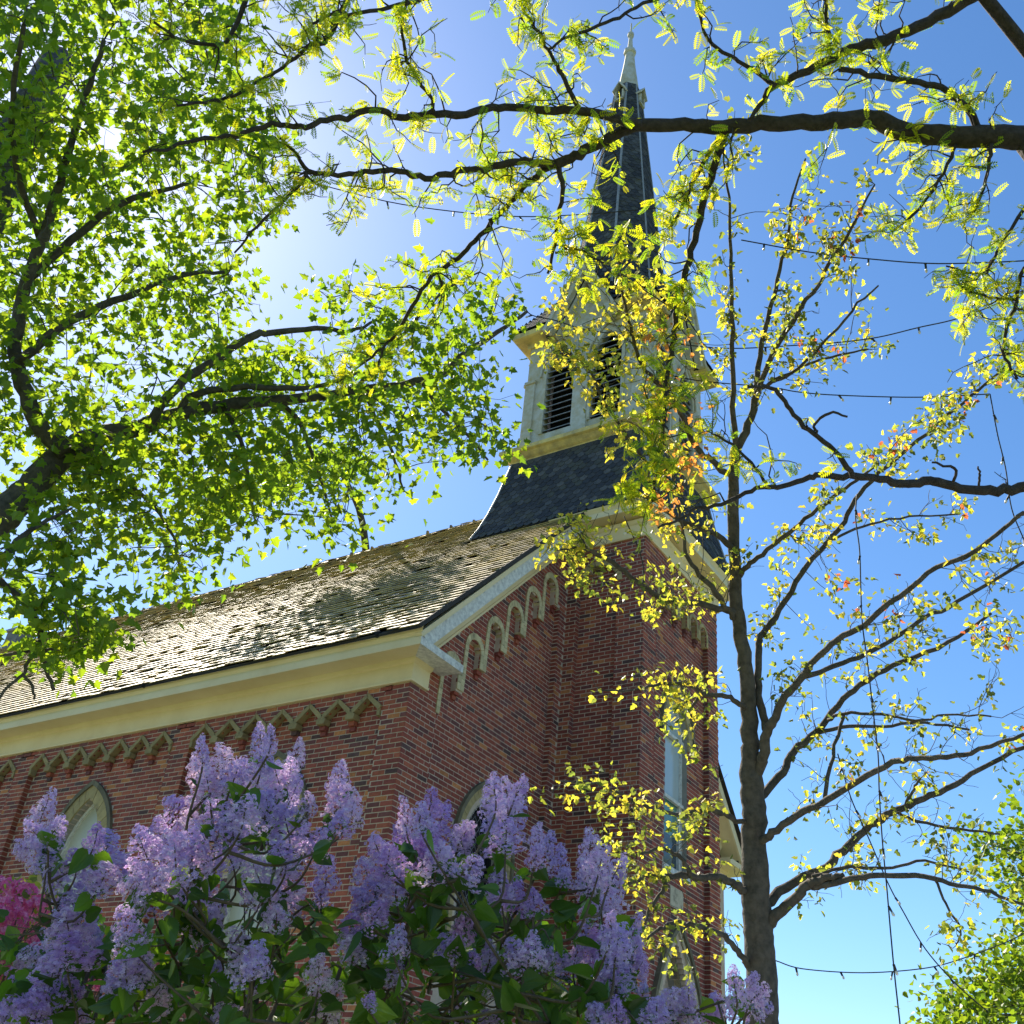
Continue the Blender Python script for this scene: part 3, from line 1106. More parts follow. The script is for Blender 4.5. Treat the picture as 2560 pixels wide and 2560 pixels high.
strip_cornice('fascia', [(0.0, 7.745), (0.385, 7.726), (0.401, 7.726), (0.401, 7.836), (0.385, 7.841), (0.0, 7.87)], (0, 0, 0), (0.585, 0, 0), (0, -1, 0), M['white'], nc, 1, 0)
# far right corner of the nave
strip_cornice('frieze_board', frieze, (NAVE_W - 0.4, 0, 0), (NAVE_W, 0, 0), (0, -1, 0), M['cream'], nc, 0, 1)
strip_cornice('fascia', fascia, (NAVE_W - 0.6, 0, 0), (NAVE_W, 0, 0), (0, -1, 0), M['cream'], nc, 0, 1)
strip_cornice('fascia', fascia, (NAVE_W, 0, 0), (NAVE_W, NAVE_L, 0), (1, 0, 0), M['cream'], nc, 1, 0)
# gutter outlets
for y in (0.32, 4.97):
    mb = MB()
    mb.tube([(-0.43, y, 7.99), (-0.46, y, 7.97), (-0.47, y, 7.925)], [0.045, 0.045, 0.03], 10)
    mb.build('gutter_outlet', M['dark'], nc, colour=False)

rc = link('rake_cornice', None, church)
ta = math.atan(RK)
nvec = np.array([-math.sin(ta), 0, math.cos(ta)])
tvec = np.array([math.cos(ta), 0, math.sin(ta)])


def rake(name, m, perp0, perp1, y0, y1, xa, xb, mirror=False):
    """board along the rake: perp distances below the roof line, y range"""
    def P(x, perp, y):
        z = 8.33 + RK * x
        q = np.array([x, 0, z]) - nvec * perp
        if abs(perp) > 0 and x == xa:
            q = q + tvec * 0
        q[1] = y
        if mirror:
            q[0] = NAVE_W - q[0]
        return q
    a = [P(xa, perp1, y0), P(xa, perp1, y1), P(xa, perp0, y1), P(xa, perp0, y0)]
    b = [P(xb, perp1, y0), P(xb, perp1, y1), P(xb, perp0, y1), P(xb, perp0, y0)]
    mb = MB()
    mb.add(np.vstack([a, b]), [[0, 1, 2, 3], [7, 6, 5, 4], [0, 4, 5, 1], [1, 5, 6, 2], [2, 6, 7, 3], [3, 7, 4, 0]])
    return mb.build(name, m, rc, colour=False)


rake('frieze_board', M['cream'], 0.25, 0.45, -0.045, 0.05, -0.02, 4.2)
rake('bead_moulding', M['cream'], 0.44, 0.475, -0.06, 0.05, 0.02, 4.2)
rake('soffit', M['cream'], 0.19, 0.24, -0.30, 0.05, -0.22, 4.2)
rake('fascia', M['white'], 0.05, 0.255, -0.36, -0.30, -0.36, 4.2)
rake('crown_moulding', M['cream'], 0.0, 0.07, -0.395, -0.30, -0.42, 4.2)
for nm, mm, a0, a1, y0, y1, xa, xb in (('frieze_board', 'cream', 0.20, 0.44, -0.045, 0.05, 0.0, 4.4), ('soffit', 'cream', 0.15, 0.20, -0.30, 0.05, -0.22, 4.4), ('fascia', 'cream', 0.05, 0.215, -0.36, -0.30, -0.36, 4.4)):
    rake(nm, M[mm], a0, a1, y0, y1, xa, xb, True)

tc_ = link('tower_cornice', None, church)
tfz = 11.52
t_fr = [(0, tfz), (0.035, tfz), (0.045, tfz + 0.03), (0.03, tfz + 0.04), (0.03, tfz + 0.25), (0.055, tfz + 0.27), (0.08, tfz + 0.33), (0, tfz + 0.36)]
t_fa = [(0.0, 11.90), (0.295, 11.90), (0.31, 11.90), (0.31, 12.01), (0.0, 12.01)]
t_cr = [(0.0, 12.012), (0.29, 12.012), (0.32, 12.06), (0.345, 12.09), (0.345, 12.10), (0.0, 12.10)]
TB = TCY * 2 - TYF
for prof, nm in ((t_fr, 'frieze_board'), (t_fa, 'fascia'), (t_cr, 'crown_moulding')):
    strip_cornice(nm, prof, (TX0, TYF, 0), (TX0, 0.3, 0), (-1, 0, 0), M['cream'], tc_, 1, 0)
    strip_cornice(nm, prof, (TX0, TYF, 0), (TX1, TYF, 0), (0, -1, 0), M['cream'], tc_, 1, 1)
    strip_cornice(nm, prof, (TX1, TYF, 0), (TX1, TB, 0), (1, 0, 0), M['cream'], tc_, 1, 1)

# ---- nave roof -----------------------------------------------------------
RS = 1.034
EAVE_X, EAVE_Z = -0.47, 7.95
RIDGE_X = NAVE_W / 2
RIDGE_Z = EAVE_Z + RS * (RIDGE_X - EAVE_X)
ra = math.atan(RS)
rt = np.array([math.cos(ra), 0, math.sin(ra)])
rn = np.array([-math.sin(ra), 0, math.cos(ra)])
Y0R, Y1R = -0.41, NAVE_L + 0.3
rb = MB()
rb.prism([(EAVE_X, Y0R, EAVE_Z - 0.02), (RIDGE_X, Y0R, RIDGE_Z - 0.02), (2 * RIDGE_X - EAVE_X, Y0R, EAVE_Z - 0.02), (2 * RIDGE_X - EAVE_X, Y0R, EAVE_Z - 0.035), (RIDGE_X, Y0R, RIDGE_Z - 0.09), (EAVE_X, Y0R, EAVE_Z - 0.035)], (0, Y1R - Y0R, 0))
roof = rb.build('roof', M['roofbase'], church, colour=False)
EXP = 0.165
slope_len = (RIDGE_X - EAVE_X) / math.cos(ra)
rows = int(slope_len / EXP)
sh = []
SHC = [(0.42, 0.33, 0.18), (0.47, 0.37, 0.20), (0.37, 0.29, 0.17), (0.52, 0.41, 0.21), (0.32, 0.26, 0.17)]
for r in range(rows + 1):
    y = Y0R - rng.uniform(0, 0.2)
    while y < Y1R:
        wd = rng.uniform(0.11, 0.27)
        sh.append((r, max(y, Y0R), min(y + wd - 0.006, Y1R)))
        y += wd


def shingle_verts(w0, w1, lift, ln=EXP * 1.7, th=0.016):
    # local: x up the slope, y along the roof, z off the roof
    a, b = -0.012, ln
    return [(a, w0, lift), (b, w0, 0.0), (b, w1, 0.0), (a, w1, lift), (a, w0, lift + th), (b, w0, 0.004), (b, w1, 0.004), (a, w1, lift + th)]


SHF = [[4, 5, 6, 7], [0, 3, 7, 4][::-1], [0, 4, 5, 1][::-1], [3, 2, 6, 7][::-1]]
RM = np.stack([rt, np.array([0, 1.0, 0]), rn], axis=1)
dist = []
for i, (r, a, b) in enumerate(sh):
    p = np.array([EAVE_X, (a + b) / 2, EAVE_Z]) + rt * (r * EXP)
    px, py, zc = project(p)
    ok = 0 < px < 1050 and 1350 < py < 1800 and b - a > 0.12
    dist.append((zc if ok else 1e9, i))
dist.sort()
near = {i for d, i in dist[:300] if d < 1e8}
mb = MB()
sc_cache = {}
for i, (r, a, b) in enumerate(sh):
    if b - a < 0.02:
        continue
    base = np.array([EAVE_X, 0, EAVE_Z]) + rt * (r * EXP)
    ym = (a + b) / 2
    # the middle of the roof is the most weathered: butts curl there
    worn = 0.5 + 0.5 * math.sin(ym * 0.45 + r * 0.06)
    worn = worn * min(1.0, max(0.0, (ym - 2.0) / 5.0))
    lift = 0.028 + rng.uniform(0, 0.006) + (rng.uniform(0, 0.030) if rng.random() < 0.03 + 0.35 * worn else 0)
    if rng.random() < 0.012:
        continue
    skew = rng.uniform(-0.012, 0.012)
    c = np.array(SHC[int(rng.integers(len(SHC)))]) * rng.uniform(0.8, 1.2)
    if i in near:
        key = (int(rng.integers(len(SHC))), int(rng.integers(3)))
        if key not in sc_cache:
            q = MB()
            q.add(shingle_verts(-0.5, 0.5, 0.02 + 0.010 * key[1]), SHF, np.array(SHC[key[0]]))
            tot = [len(f) for f in q.f]
            sc_cache[key] = raw_mesh('shingle', np.vstack(q.v), [x for f in q.f for x in f], np.concatenate([[0], np.cumsum(tot)[:-1]]), tot, M['shingle'], np.vstack(q.c))
        p = base + np.array([0, ym, 0]) + rt * skew
        link('shingle', sc_cache[key], roof, loc=p, rot=(0, -ra, rng.uniform(-0.01, 0.01)), scale=(1, b - a, 1))
    else:
        V = np.array(shingle_verts(a - ym, b - ym, lift))
        mb.add(V @ RM.T + base + np.array([0, ym, 0]) + rt * skew, SHF, c)
mb.build('shingles', M['shingle'], roof, kind='stuff')
y = Y0R + 2.2
mb = MB()
while y < Y1R:                                 # ridge boards
    ln = rng.uniform(0.28, 0.34)
    for s in (1, -1):
        mb.add([(RIDGE_X, y, RIDGE_Z + 0.05), (RIDGE_X - s * 0.12, y, RIDGE_Z - 0.075), (RIDGE_X - s * 0.12, y + ln + 0.04, RIDGE_Z - 0.085), (RIDGE_X, y + ln + 0.04, RIDGE_Z + 0.035)], [[0, 1, 2, 3]], np.array(SHC[int(rng.integers(5))]))
    if rng.random() < 0.25:
        mb.box((RIDGE_X - 0.03, y, RIDGE_Z + 0.03), (RIDGE_X + 0.03, y + 0.04, RIDGE_Z + 0.07 + rng.uniform(0, 0.05)), (0.1, 0.09, 0.07))
    y += ln
mb.build('ridge_cap', M['shingle'], roof, kind='stuff')
# black drip strip under the first course
mb = MB()
mb.box((EAVE_X - 0.004, Y0R - 0.01, EAVE_Z - 0.012), (EAVE_X + 0.03, Y1R, EAVE_Z + 0.012))
mb.beam((EAVE_X, Y0R - 0.02, EAVE_Z - 0.03), (RIDGE_X, Y0R - 0.02, RIDGE_Z - 0.03), (0, 0.03, 0), rn * 0.06)
mb.build('drip_edge', M['roofbase'], roof, colour=False)

ch = link('chimney', None, church)
mb = MB()
mb.box((RIDGE_X - 0.25, 18.9, 13.2), (RIDGE_X + 0.25, 19.45, 14.22))
mb.build('stack', simple_mat('chimney_render', (0.22, 0.22, 0.22), 0.9, 0.2, 4, 0.4), ch, colour=False)
mb = MB()
mb.box((RIDGE_X - 0.3, 18.85, 14.22), (RIDGE_X + 0.3, 19.5, 14.29))
mb.build('cap', M['lead'], ch, colour=False)

# ---- steeple -------------------------------------------------------------
DIRS = [np.array((-1.0, 0, 0)), np.array((0, -1.0, 0)), np.array((1.0, 0, 0)), np.array((0, 1.0, 0))]
SLC = [(0.060, 0.063, 0.070), (0.085, 0.088, 0.095), (0.048, 0.052, 0.062), (0.105, 0.105, 0.105), (0.075, 0.078, 0.072)]
SLW, SLE = 0.165, 0.112


def slate_poly(w, e, x0=-9, x1=9):
    top = e * 1.1
    P = [(-w / 2, top), (-w / 2, -e * 0.45), (-w * 0.36, -e * 0.78), (-w * 0.14, -e), (w * 0.14, -e), (w * 0.36, -e * 0.78), (w / 2, -e * 0.45), (w / 2, top)]
    return [(min(max(x, x0), x1), y) for x, y in P]


def slate_mesh_parts(poly, th=0.010):
    n = len(poly)
    top_ = poly[0][1]
    V = [(x, y, 0.020 - 0.018 * (y + SLE) / (top_ + SLE) + th) for x, y in poly] + [(x, y, 0.018 - 0.018 * (y + SLE) / (top_ + SLE)) for x, y in poly]
    F = [list(range(n))[::-1]] + [[i, (i + 1) % n, (i + 1) % n + n, i + n] for i in range(n - 1)]
    return V, F


slate_objs = []
_q = MB()
SLATE_ME = []
for c_ in SLC:
    V, F = slate_mesh_parts(slate_poly(SLW * 0.965, SLE))
    tot = [len(f) for f in F]
    SLATE_ME.append(raw_mesh('slate', np.array(V), [x for f in F for x in f], np.concatenate([[0], np.cumsum(tot)[:-1]]), tot, M['slate'], np.tile(np.array(c_), (len(V), 1))))


def slate_face(mbx, path, u, n_objs=None, skip=None, over=0.3):
    """path: list of (point on the face's centre line, half width), bottom to top; u lateral"""
    u = np.asarray(u, float)
    P = [np.asarray(p, float) for p, h in path]
    H = [h for p, h in path]
    seg = [np.linalg.norm(P[i + 1] - P[i]) for i in range(len(P) - 1)]
    tot = sum(seg)

    def ev(s):
        s = min(max(s, 0), tot)
        for i, L in enumerate(seg):
            if s <= L or i == len(seg) - 1:
                t = s / L
                return P[i] * (1 - t) + P[i + 1] * t, H[i] * (1 - t) + H[i + 1] * t, nrm(P[i + 1] - P[i])
            s -= L
    row = 0
    s = SLE
    while s < tot + SLE * over:
        p, h, t = ev(s)
        nn = np.cross(u, t)
        off = SLW / 2 if row % 2 else 0
        k = int(h / SLW) + 2
        for i in range(-k, k + 1):
            x = i * SLW + off
            if x - SLW / 2 > h or x + SLW / 2 < -h:
                continue
            if skip is not None and skip(x, p[2]):
                continue
            clipped = x + SLW / 2 > h or x - SLW / 2 < -h
            pp = p + u * x
            ci = int(rng.choice(5, p=(0.3, 0.22, 0.28, 0.06, 0.14)))
            if n_objs is not None and not clipped:
                n_objs.append((pp, u, t, nn, ci))
                continue
            poly = slate_poly(SLW * 0.965, SLE, -h - x, h - x)
            V, F = slate_mesh_parts(poly)
            V = np.array(V)
            V[:, 2] += rng.uniform(-0.002, 0.004)
            W = pp + V[:, :1] * u + V[:, 1:2] * t + V[:, 2:] * nn
            mbx.add(W, F, np.array(SLC[ci]) * rng.uniform(0.8, 1.2))
        row += 1
        s += SLE


skirt_prof = [(12.10, 1.85, 1.92), (12.35, 1.765, 1.81), (12.7, 1.675, 1.70), (13.2, 1.57, 1.58), (13.95, 1.44, 1.44)]
mb = MB()
n = len(skirt_prof)
V = []
for z, hx, hy in skirt_prof:
    V += [(TCX - hx, TCY - hy, z), (TCX + hx, TCY - hy, z), (TCX + hx, TCY + hy, z), (TCX - hx, TCY + hy, z)]
F = [[3, 2, 1, 0]] + [[i * 4 + j, i * 4 + (j + 1) % 4, (i + 1) * 4 + (j + 1) % 4, (i + 1) * 4 + j] for i in range(n - 1) for j in range(4)]
mb.add(V, F)
skirt = mb.build('skirt_roof', M['slate_under'], church, colour=False)
left_sl = []
sm = MB()
for k, d in enumerate(DIRS):
    u = np.array([0, 0, 1.0])
    lat = np.cross(d, (0, 0, 1.0)) * -1
    path = []
    for z, hx, hy in skirt_prof:
        o, h = (hx, hy) if k % 2 == 0 else (hy, hx)
        path.append((np.array([TCX, TCY, z]) + d * o, h))
    slate_face(sm, path, lat if np.dot(np.cross(lat, (0, 0, 1)), d) > 0 else -lat, left_sl if k == 0 else None)
left_sl.sort(key=lambda q: np.linalg.norm(q[0] - CAM))
for j, (pp, u, t, nn, ci) in enumerate(left_sl):
    if j < 300:
        o = link('slate', SLATE_ME[ci], skirt)
        o.matrix_local = Matrix(((u[0], t[0], nn[0], pp[0]), (u[1], t[1], nn[1], pp[1]), (u[2], t[2], nn[2], pp[2]), (0, 0, 0, 1)))
    else:
        V, F = slate_mesh_parts(slate_poly(SLW * 0.965, SLE))
        V = np.array(V)
        sm.add(pp + V[:, :1] * u + V[:, 1:2] * t + V[:, 2:] * nn, F, np.array(SLC[ci]) * rng.uniform(0.8, 1.2))
sm.build('slates', M['slate'], skirt, kind='stuff')
for sx, sy in ((-1, -1), (1, -1), (-1, 1), (1, 1)):
    mb = MB()
    mb.tube([(TCX + sx * (hx + 0.01), TCY + sy * (hy + 0.01), z + 0.02) for z, hx, hy in skirt_prof], 0.028, 6)
    mb.build('hip_cap', M['lead'], skirt, colour=False)

BH = 1.35                                       # belfry half width
belfry = MB()
belfry.box((TCX - BH + 0.4, TCY - BH + 0.4, 13.9), (TCX + BH - 0.4, TCY + BH - 0.4, 17.5))
belfry = belfry.build('belfry_core', M['dark'], church, colour=False)
LW = [(-0.54, 0.33), (0.54, 0.33)]
L_ZS, L_ZA, L_ZB = 16.12, 16.84, 14.62


def belfry_face(d):
    lat = np.cross((0, 0, 1.0), d)
    fr = Frame(np.array([TCX, TCY, 0]) + d * BH, lat, d)
    face = link('belfry_face', None, church)
    mb = MB()
    z = 14.2
    st = 0.06
    while z < 17.35:
        iv = [(-BH + 0.001, BH - 0.001)]
        for c_, h_ in LW:
            zz = z + st / 2
            if zz > L_ZB:
                k = lancet_half(zz, c_, h_ + 0.02, L_ZS, L_ZA + 0.02)
                if k > 0:
                    iv = subtract(iv, [(c_ - k, c_ + k)])
        for a, b in iv:
            mb.prism([fr.p(a, z, 0), fr.p(b, z, 0), fr.p(b, z + st, 0), fr.p(a, z + st, 0)], -d * 0.14)
        z += st
    mb.build('panelling', M['peel'], face, colour=False)
    for a, b in ((-BH, -BH + 0.22), (-0.13, 0.13), (BH - 0.22, BH)):
        mb = MB()
        mb.prism([fr.p(a, 14.3, 0.045), fr.p(b, 14.3, 0.045), fr.p(b, 16.0, 0.045), fr.p(a, 16.0, 0.045)], -d * 0.06)
        mb.prism([fr.p(a - 0.02, 16.0, 0.075), fr.p(b + 0.02, 16.0, 0.075), fr.p(b + 0.02, 16.07, 0.075), fr.p(a - 0.02, 16.07, 0.075)], -d * 0.1)
        mb.prism([fr.p(a - 0.03, 14.3, 0.08), fr.p(b + 0.03, 14.3, 0.08), fr.p(b + 0.03, 14.62, 0.08), fr.p(a - 0.03, 14.62, 0.08)], -d * 0.1)
        mb.build('pilaster', M['peel'], face, colour=False)
    for c_, h_ in LW:
        mb = MB()
        o_ = lancet_pts(c_, h_ + 0.075, L_ZS, L_ZA + 0.10, L_ZB, 10)
        i_ = lancet_pts(c_, h_, L_ZS, L_ZA, L_ZB, 10)
        for k in range(len(o_) - 1):
            mb.prism([fr.p(u, z, 0.03) for u, z in (i_[k], o_[k], o_[k + 1], i_[k + 1])], -d * 0.2)
        o2 = lancet_pts(c_, h_ + 0.16, L_ZS, L_ZA + 0.22, L_ZS - 0.1, 10)
        i2 = lancet_pts(c_, h_ + 0.12, L_ZS, L_ZA + 0.16, L_ZS - 0.1, 10)
        for k in range(1, len(o2) - 2):
            mb.prism([fr.p(u, z, 0.05) for u, z in (i2[k], o2[k], o2[k + 1], i2[k + 1])], -d * 0.08)
        mb.build('louver_frame', M['peel'], face, colour=False)
        z = L_ZB + 0.06
        while z < L_ZA - 0.06:
            k = lancet_half(z + 0.02, c_, h_, L_ZS, L_ZA)
            mb = MB()
            a = [fr.p(c_ - k, z, 0.0), fr.p(c_ + k, z, 0.0), fr.p(c_ + k, z + 0.10, -0.13), fr.p(c_ - k, z + 0.10, -0.13)]
            mb.prism(a, (0, 0, 0.018))
            mb.build('louver_slat', M['louver'], face, colour=False)
            z += 0.152
    # gable over the face
    gz0, gz1, gh = 17.24, 18.92, 0.80
    mb = MB()
    mb.prism([fr.p(-gh, gz0 - 0.2, 0.04), fr.p(gh, gz0 - 0.2, 0.04), fr.p(gh, gz0, 0.04), fr.p(0, gz1 - 0.25, 0.04), fr.p(-gh, gz0, 0.04)], -d * 0.15)
    mb.build('gable', M['peel'], face, colour=False)
    for s in (1, -1):
        sl = nrm(np.array([0, 0, gz1 - gz0]) - lat * s * gh)
        nn = nrm(lat * s * (gz1 - gz0) + np.array([0, 0, gh]))
        p0 = fr.p(s * (gh + 0.06), gz0 - 0.14, 0.18)
        p1 = fr.p(0, gz1, 0.18)
        if s > 0:
            p1 = p1 + nn * 0
        mb = MB()
        def board(w0, w1, y0, dep):
            L_ = math.hypot(gh + 0.06, gz1 - gz0 + 0.14)
            vo = L_ / (gh + 0.06)
            sx, sz = (gz1 - gz0 + 0.14) / L_, (gh + 0.06) / L_
            e = s * (gh + 0.06)
            q = [(e - s * sx * w0, gz0 - 0.14 - sz * w0), (0.0, gz1 - w0 * vo), (0.0, gz1 - w1 * vo), (e - s * sx * w1, gz0 - 0.14 - sz * w1)]
            mb.prism([fr.p(u, z, y0 + s * 0.0005) for u, z in q], d * dep)
        board(0.0, 0.20, 0.18, 0.14)
        board(-0.01, 0.07, 0.322, 0.04)
        board(0.205, 0.27, 0.03, 0.12)
        mb.build('bargeboard', M['peel'], face, colour=False)
        # little slated roof behind the bargeboard
        mb = MB()
        q0, q1 = p0 + d * 0.14 + nn * 0.004, p1 + d * 0.14 + nn * 0.004
        mb.add([q0, q1, q1 - d * 1.2, q0 - d * 1.2], [[0, 1, 2, 3]])
        gr = mb.build('gable_roof', M['slate_under'], face, colour=False)
        sm = MB()
        cen0, cen1 = q0 - d * 0.5, q1 - d * 0.5
        uu = d if np.dot(np.cross(d, sl), nn) > 0 else -d
        slate_face(sm, [(cen0 + nn * 0.002, 0.49), (cen1 + nn * 0.002, 0.49)], uu, None, None, -0.9)
        sm.build('slates', M['slate'], face, kind='stuff')
    return face


for d in DIRS:
    belfry_face(d)
bc = link('belfry_cornice', None, church)
base_prof = [(0.0, 13.90), (0.09, 13.93), (0.11, 14.0), (0.16, 14.03), (0.24, 14.10), (0.29, 14.12), (0.30, 14.13), (0.30, 14.21), (0.27, 14.23), (0.0, 14.42)]
eave_prof = [(0.0, 17.02), (0.05, 17.02), (0.06, 17.12), (0.10, 17.15), (0.26, 17.15), (0.30, 17.17), (0.31, 17.28), (0.29, 17.31), (0.0, 17.36)]
cr_ = [np.array([TCX - BH, TCY - BH, 0]), np.array([TCX + BH, TCY - BH, 0]), np.array([TCX + BH, TCY + BH, 0]), np.array([TCX - BH, TCY + BH, 0])]
for k, (a, b, o) in enumerate(((0, 1, (0, -1, 0)), (1, 2, (1, 0, 0)), (2, 3, (0, 1, 0)), (3, 0, (-1, 0, 0)))):
    strip_cornice('base_moulding', base_prof, cr_[a], cr_[b], o, M['peelyellow'], bc, 1, 1)
    t = nrm(cr_[b] - cr_[a])
    strip_cornice('corner_eave', eave_prof, cr_[a], cr_[a] + t * (BH - 0.72), o, M['peelyellow'], bc, 1, 0)
    strip_cornice('corner_eave', eave_prof, cr_[b] - t * (BH - 0.72), cr_[b], o, M['peelyellow'], bc, 0, 1)

# spire
sp_bot, sp_top = 17.7, 26.45
def sp_r(z): return 1.115 + (0.305 - 1.115) * (z - sp_bot) / (sp_top - sp_bot)
SPX, SPY = TCX - 0.03, TCY + 0.06
mb = MB()
V = []
for z in (sp_bot, sp_top):
    r = sp_r(z) / math.cos(math.pi / 8)
    V += [(SPX + r * math.cos(math.pi / 8 + k * math.pi / 4), SPY + r * math.sin(math.pi / 8 + k * math.pi / 4), z) for k in range(8)]
mb.add(V, [[k, (k + 1) % 8, 8 + (k + 1) % 8, 8 + k] for k in range(8)] + [list(range(8, 16))])
# square foot of the spire, running out to the corner eaves
F0, F1 = 1.66, 0.70
fz0, fz1 = 17.33, 19.05
def foot(d, x, z):
    return np.array([TCX, TCY, z]) + d * (F0 + (F1 - F0) * (z - fz0) / (fz1 - fz0)) + np.cross((0, 0, 1.0), d) * x
for d in DIRS:
    for s in (1, -1):
        q = [foot(d, s * F0, fz0), foot(d, s * 0.80, fz0), foot(d, s * 0.02, 18.86), foot(d, s * 0.02, fz1), foot(d, s * F1, fz1)]
        mb.add(q, [[0, 1, 2, 3, 4] if s < 0 else [4, 3, 2, 1, 0]])
spire = mb.build('spire', M['slate_under'], church, colour=False)
sm = MB()
for k in range(8):
    a = k * math.pi / 4
    d = np.array([math.cos(a), math.sin(a), 0])
    lat = np.cross((0, 0, 1.0), d)
    path = [(np.array([SPX, SPY, z]) + d * sp_r(z), sp_r(z) * math.tan(math.pi / 8)) for z in (sp_bot, sp_top)]
    slate_face(sm, path, lat)
for d in DIRS:
    lat = np.cross((0, 0, 1.0), d)
    slate_face(sm, [(np.array([TCX, TCY, fz0]) + d * F0, F0), (np.array([TCX, TCY, fz1]) + d * F1, F1)], lat, None, lambda x, z: abs(x) - SLW / 2 < 0.80 * (18.9 - z) / 1.62)
sm.build('slates', M['slate'], spire, kind='stuff')
for k in range(8):
    a = math.pi / 8 + k * math.pi / 4
    mb = MB()
    pts = [(SPX + (sp_r(z) / math.cos(math.pi / 8) + 0.012) * math.cos(a), SPY + (sp_r(z) / math.cos(math.pi / 8) + 0.012) * math.sin(a), z) for z in np.linspace(sp_bot + 0.8, sp_top, 6)]
    mb.tube(pts, 0.03, 5)
    mb.build('hip_cap', M['lead'], spire, colour=False)
mb = MB()
V = []
pr_ = [(26.40, 0.33), (26.5, 0.30), (27.6, 0.17), (28.15, 0.12), (28.2, 0.17), (28.3, 0.17), (28.4, 0.08), (28.9, 0.05), (29.0, 0.09), (29.1, 0.09), (29.2, 0.03), (29.6, 0.015)]
for z, r in pr_:
    V += [(SPX + r * math.cos(math.pi / 8 + k * math.pi / 4), SPY + r * math.sin(math.pi / 8 + k * math.pi / 4), z) for k in range(8)]
mb.add(V, [[i * 8 + k, i * 8 + (k + 1) % 8, (i + 1) * 8 + (k + 1) % 8, (i + 1) * 8 + k] for i in range(len(pr_) - 1) for k in range(8)])
mb.build('finial', M['peel'], spire, colour=False)
for k in range(4):
    d = DIRS[k]
    lat = np.cross((0, 0, 1.0), d)
    r = sp_r(25.9)
    o = np.array([SPX, SPY, 0]) + d * (r + 0.10)
    mb = MB()
    P = lambda x, z, q=0.0: o + lat * x + np.array([0, 0, z]) - d * q
    for x0, x1 in ((-0.12, -0.08), (0.08, 0.12)):
        mb.prism([P(x0, 25.75), P(x1, 25.75), P(x1, 26.08), P(x0, 26.08)], -d * 0.3)
    for s in (1, -1):
        mb.prism([P(s * 0.17, 26.04, -0.04), P(0, 26.36, -0.04), P(0, 26.42, -0.04), P(s * 0.19, 26.08, -0.04)], -d * 0.35)
    mb.prism([P(-0.12, 25.72), P(0.12, 25.72), P(0.12, 25.77), P(-0.12, 25.77)], -d * 0.3)
    mb.build('lucarne', M['peel'], spire, colour=False)


# ================================================================== VEGETATION
def half_leaf(out, fold=0.22, droop=0.12, scale=1.0):
    """two flat halves folded along the midrib; outline given for the right half, base to tip"""
    pts = [(x * scale, y * scale) for x, y in out]
    n = len(pts)
    V, F = [], []
    for s in (1, -1):
        V += [(s * x, y, fold * abs(x) - droop * y * y) for x, y in pts]
    F = [list(range(n)), list(range(n, 2 * n))[::-1]]
    return np.array(V), F


T_MAPLE = half_leaf([(0, 0), (0.20, -0.10), (0.50, 0.02), (0.34, 0.20), (0.60, 0.48), (0.34, 0.48), (0.26, 0.66), (0, 1.0)], 0.25, 0.2)
T_SMALL = half_leaf([(0, 0), (0.22, 0.08), (0.42, 0.30), (0.22, 0.42), (0.30, 0.70), (0, 1.0)], 0.35, 0.35)
T_HEART = half_leaf([(0, 0.04), (0.14, -0.06), (0.33, 0.0), (0.42, 0.2), (0.36, 0.48), (0.18, 0.8), (0, 1.05)], 0.3, 0.22)
T_FAR = half_leaf([(0, 0), (0.45, 0.15), (0.5, 0.5), (0, 1.0)], 0.25, 0.15)


def pinnate():
    V, F = [], []
    k = 8
    for i in range(k):
        y = 0.14 + 0.82 * i / (k - 1)
        z = -0.22 * y * y
        ln = 0.24 * math.sin(0.5 + 2.2 * (i + 0.5) / k) + 0.05
        for s in (1, -1):
            b = len(V)
            dx, dy = s * 0.86, 0.5
            wx, wy = -0.5 * s * 0.055, 0.86 * 0.055
            V += [(0, y, z), (dx * ln * 0.5 + wx, y + dy * ln * 0.5 + wy, z - 0.02), (dx * ln, y + dy * ln, z - 0.07), (dx * ln * 0.5 - wx, y + dy * ln * 0.5 - wy, z - 0.02)]
            F.append([b, b + 3, b + 2, b + 1] if s > 0 else [b, b + 1, b + 2, b + 3])
    b = len(V)
    V += [(-0.008, 0, 0), (0.008, 0, 0), (0.005, 0.55, -0.066), (-0.005, 0.55, -0.066), (0.002, 1.0, -0.22), (-0.002, 1.0, -0.22)]
    F += [[b, b + 1, b + 2, b + 3], [b + 3, b + 2, b + 4, b + 5]]
    return np.array(V), F


T_PINN = pinnate()


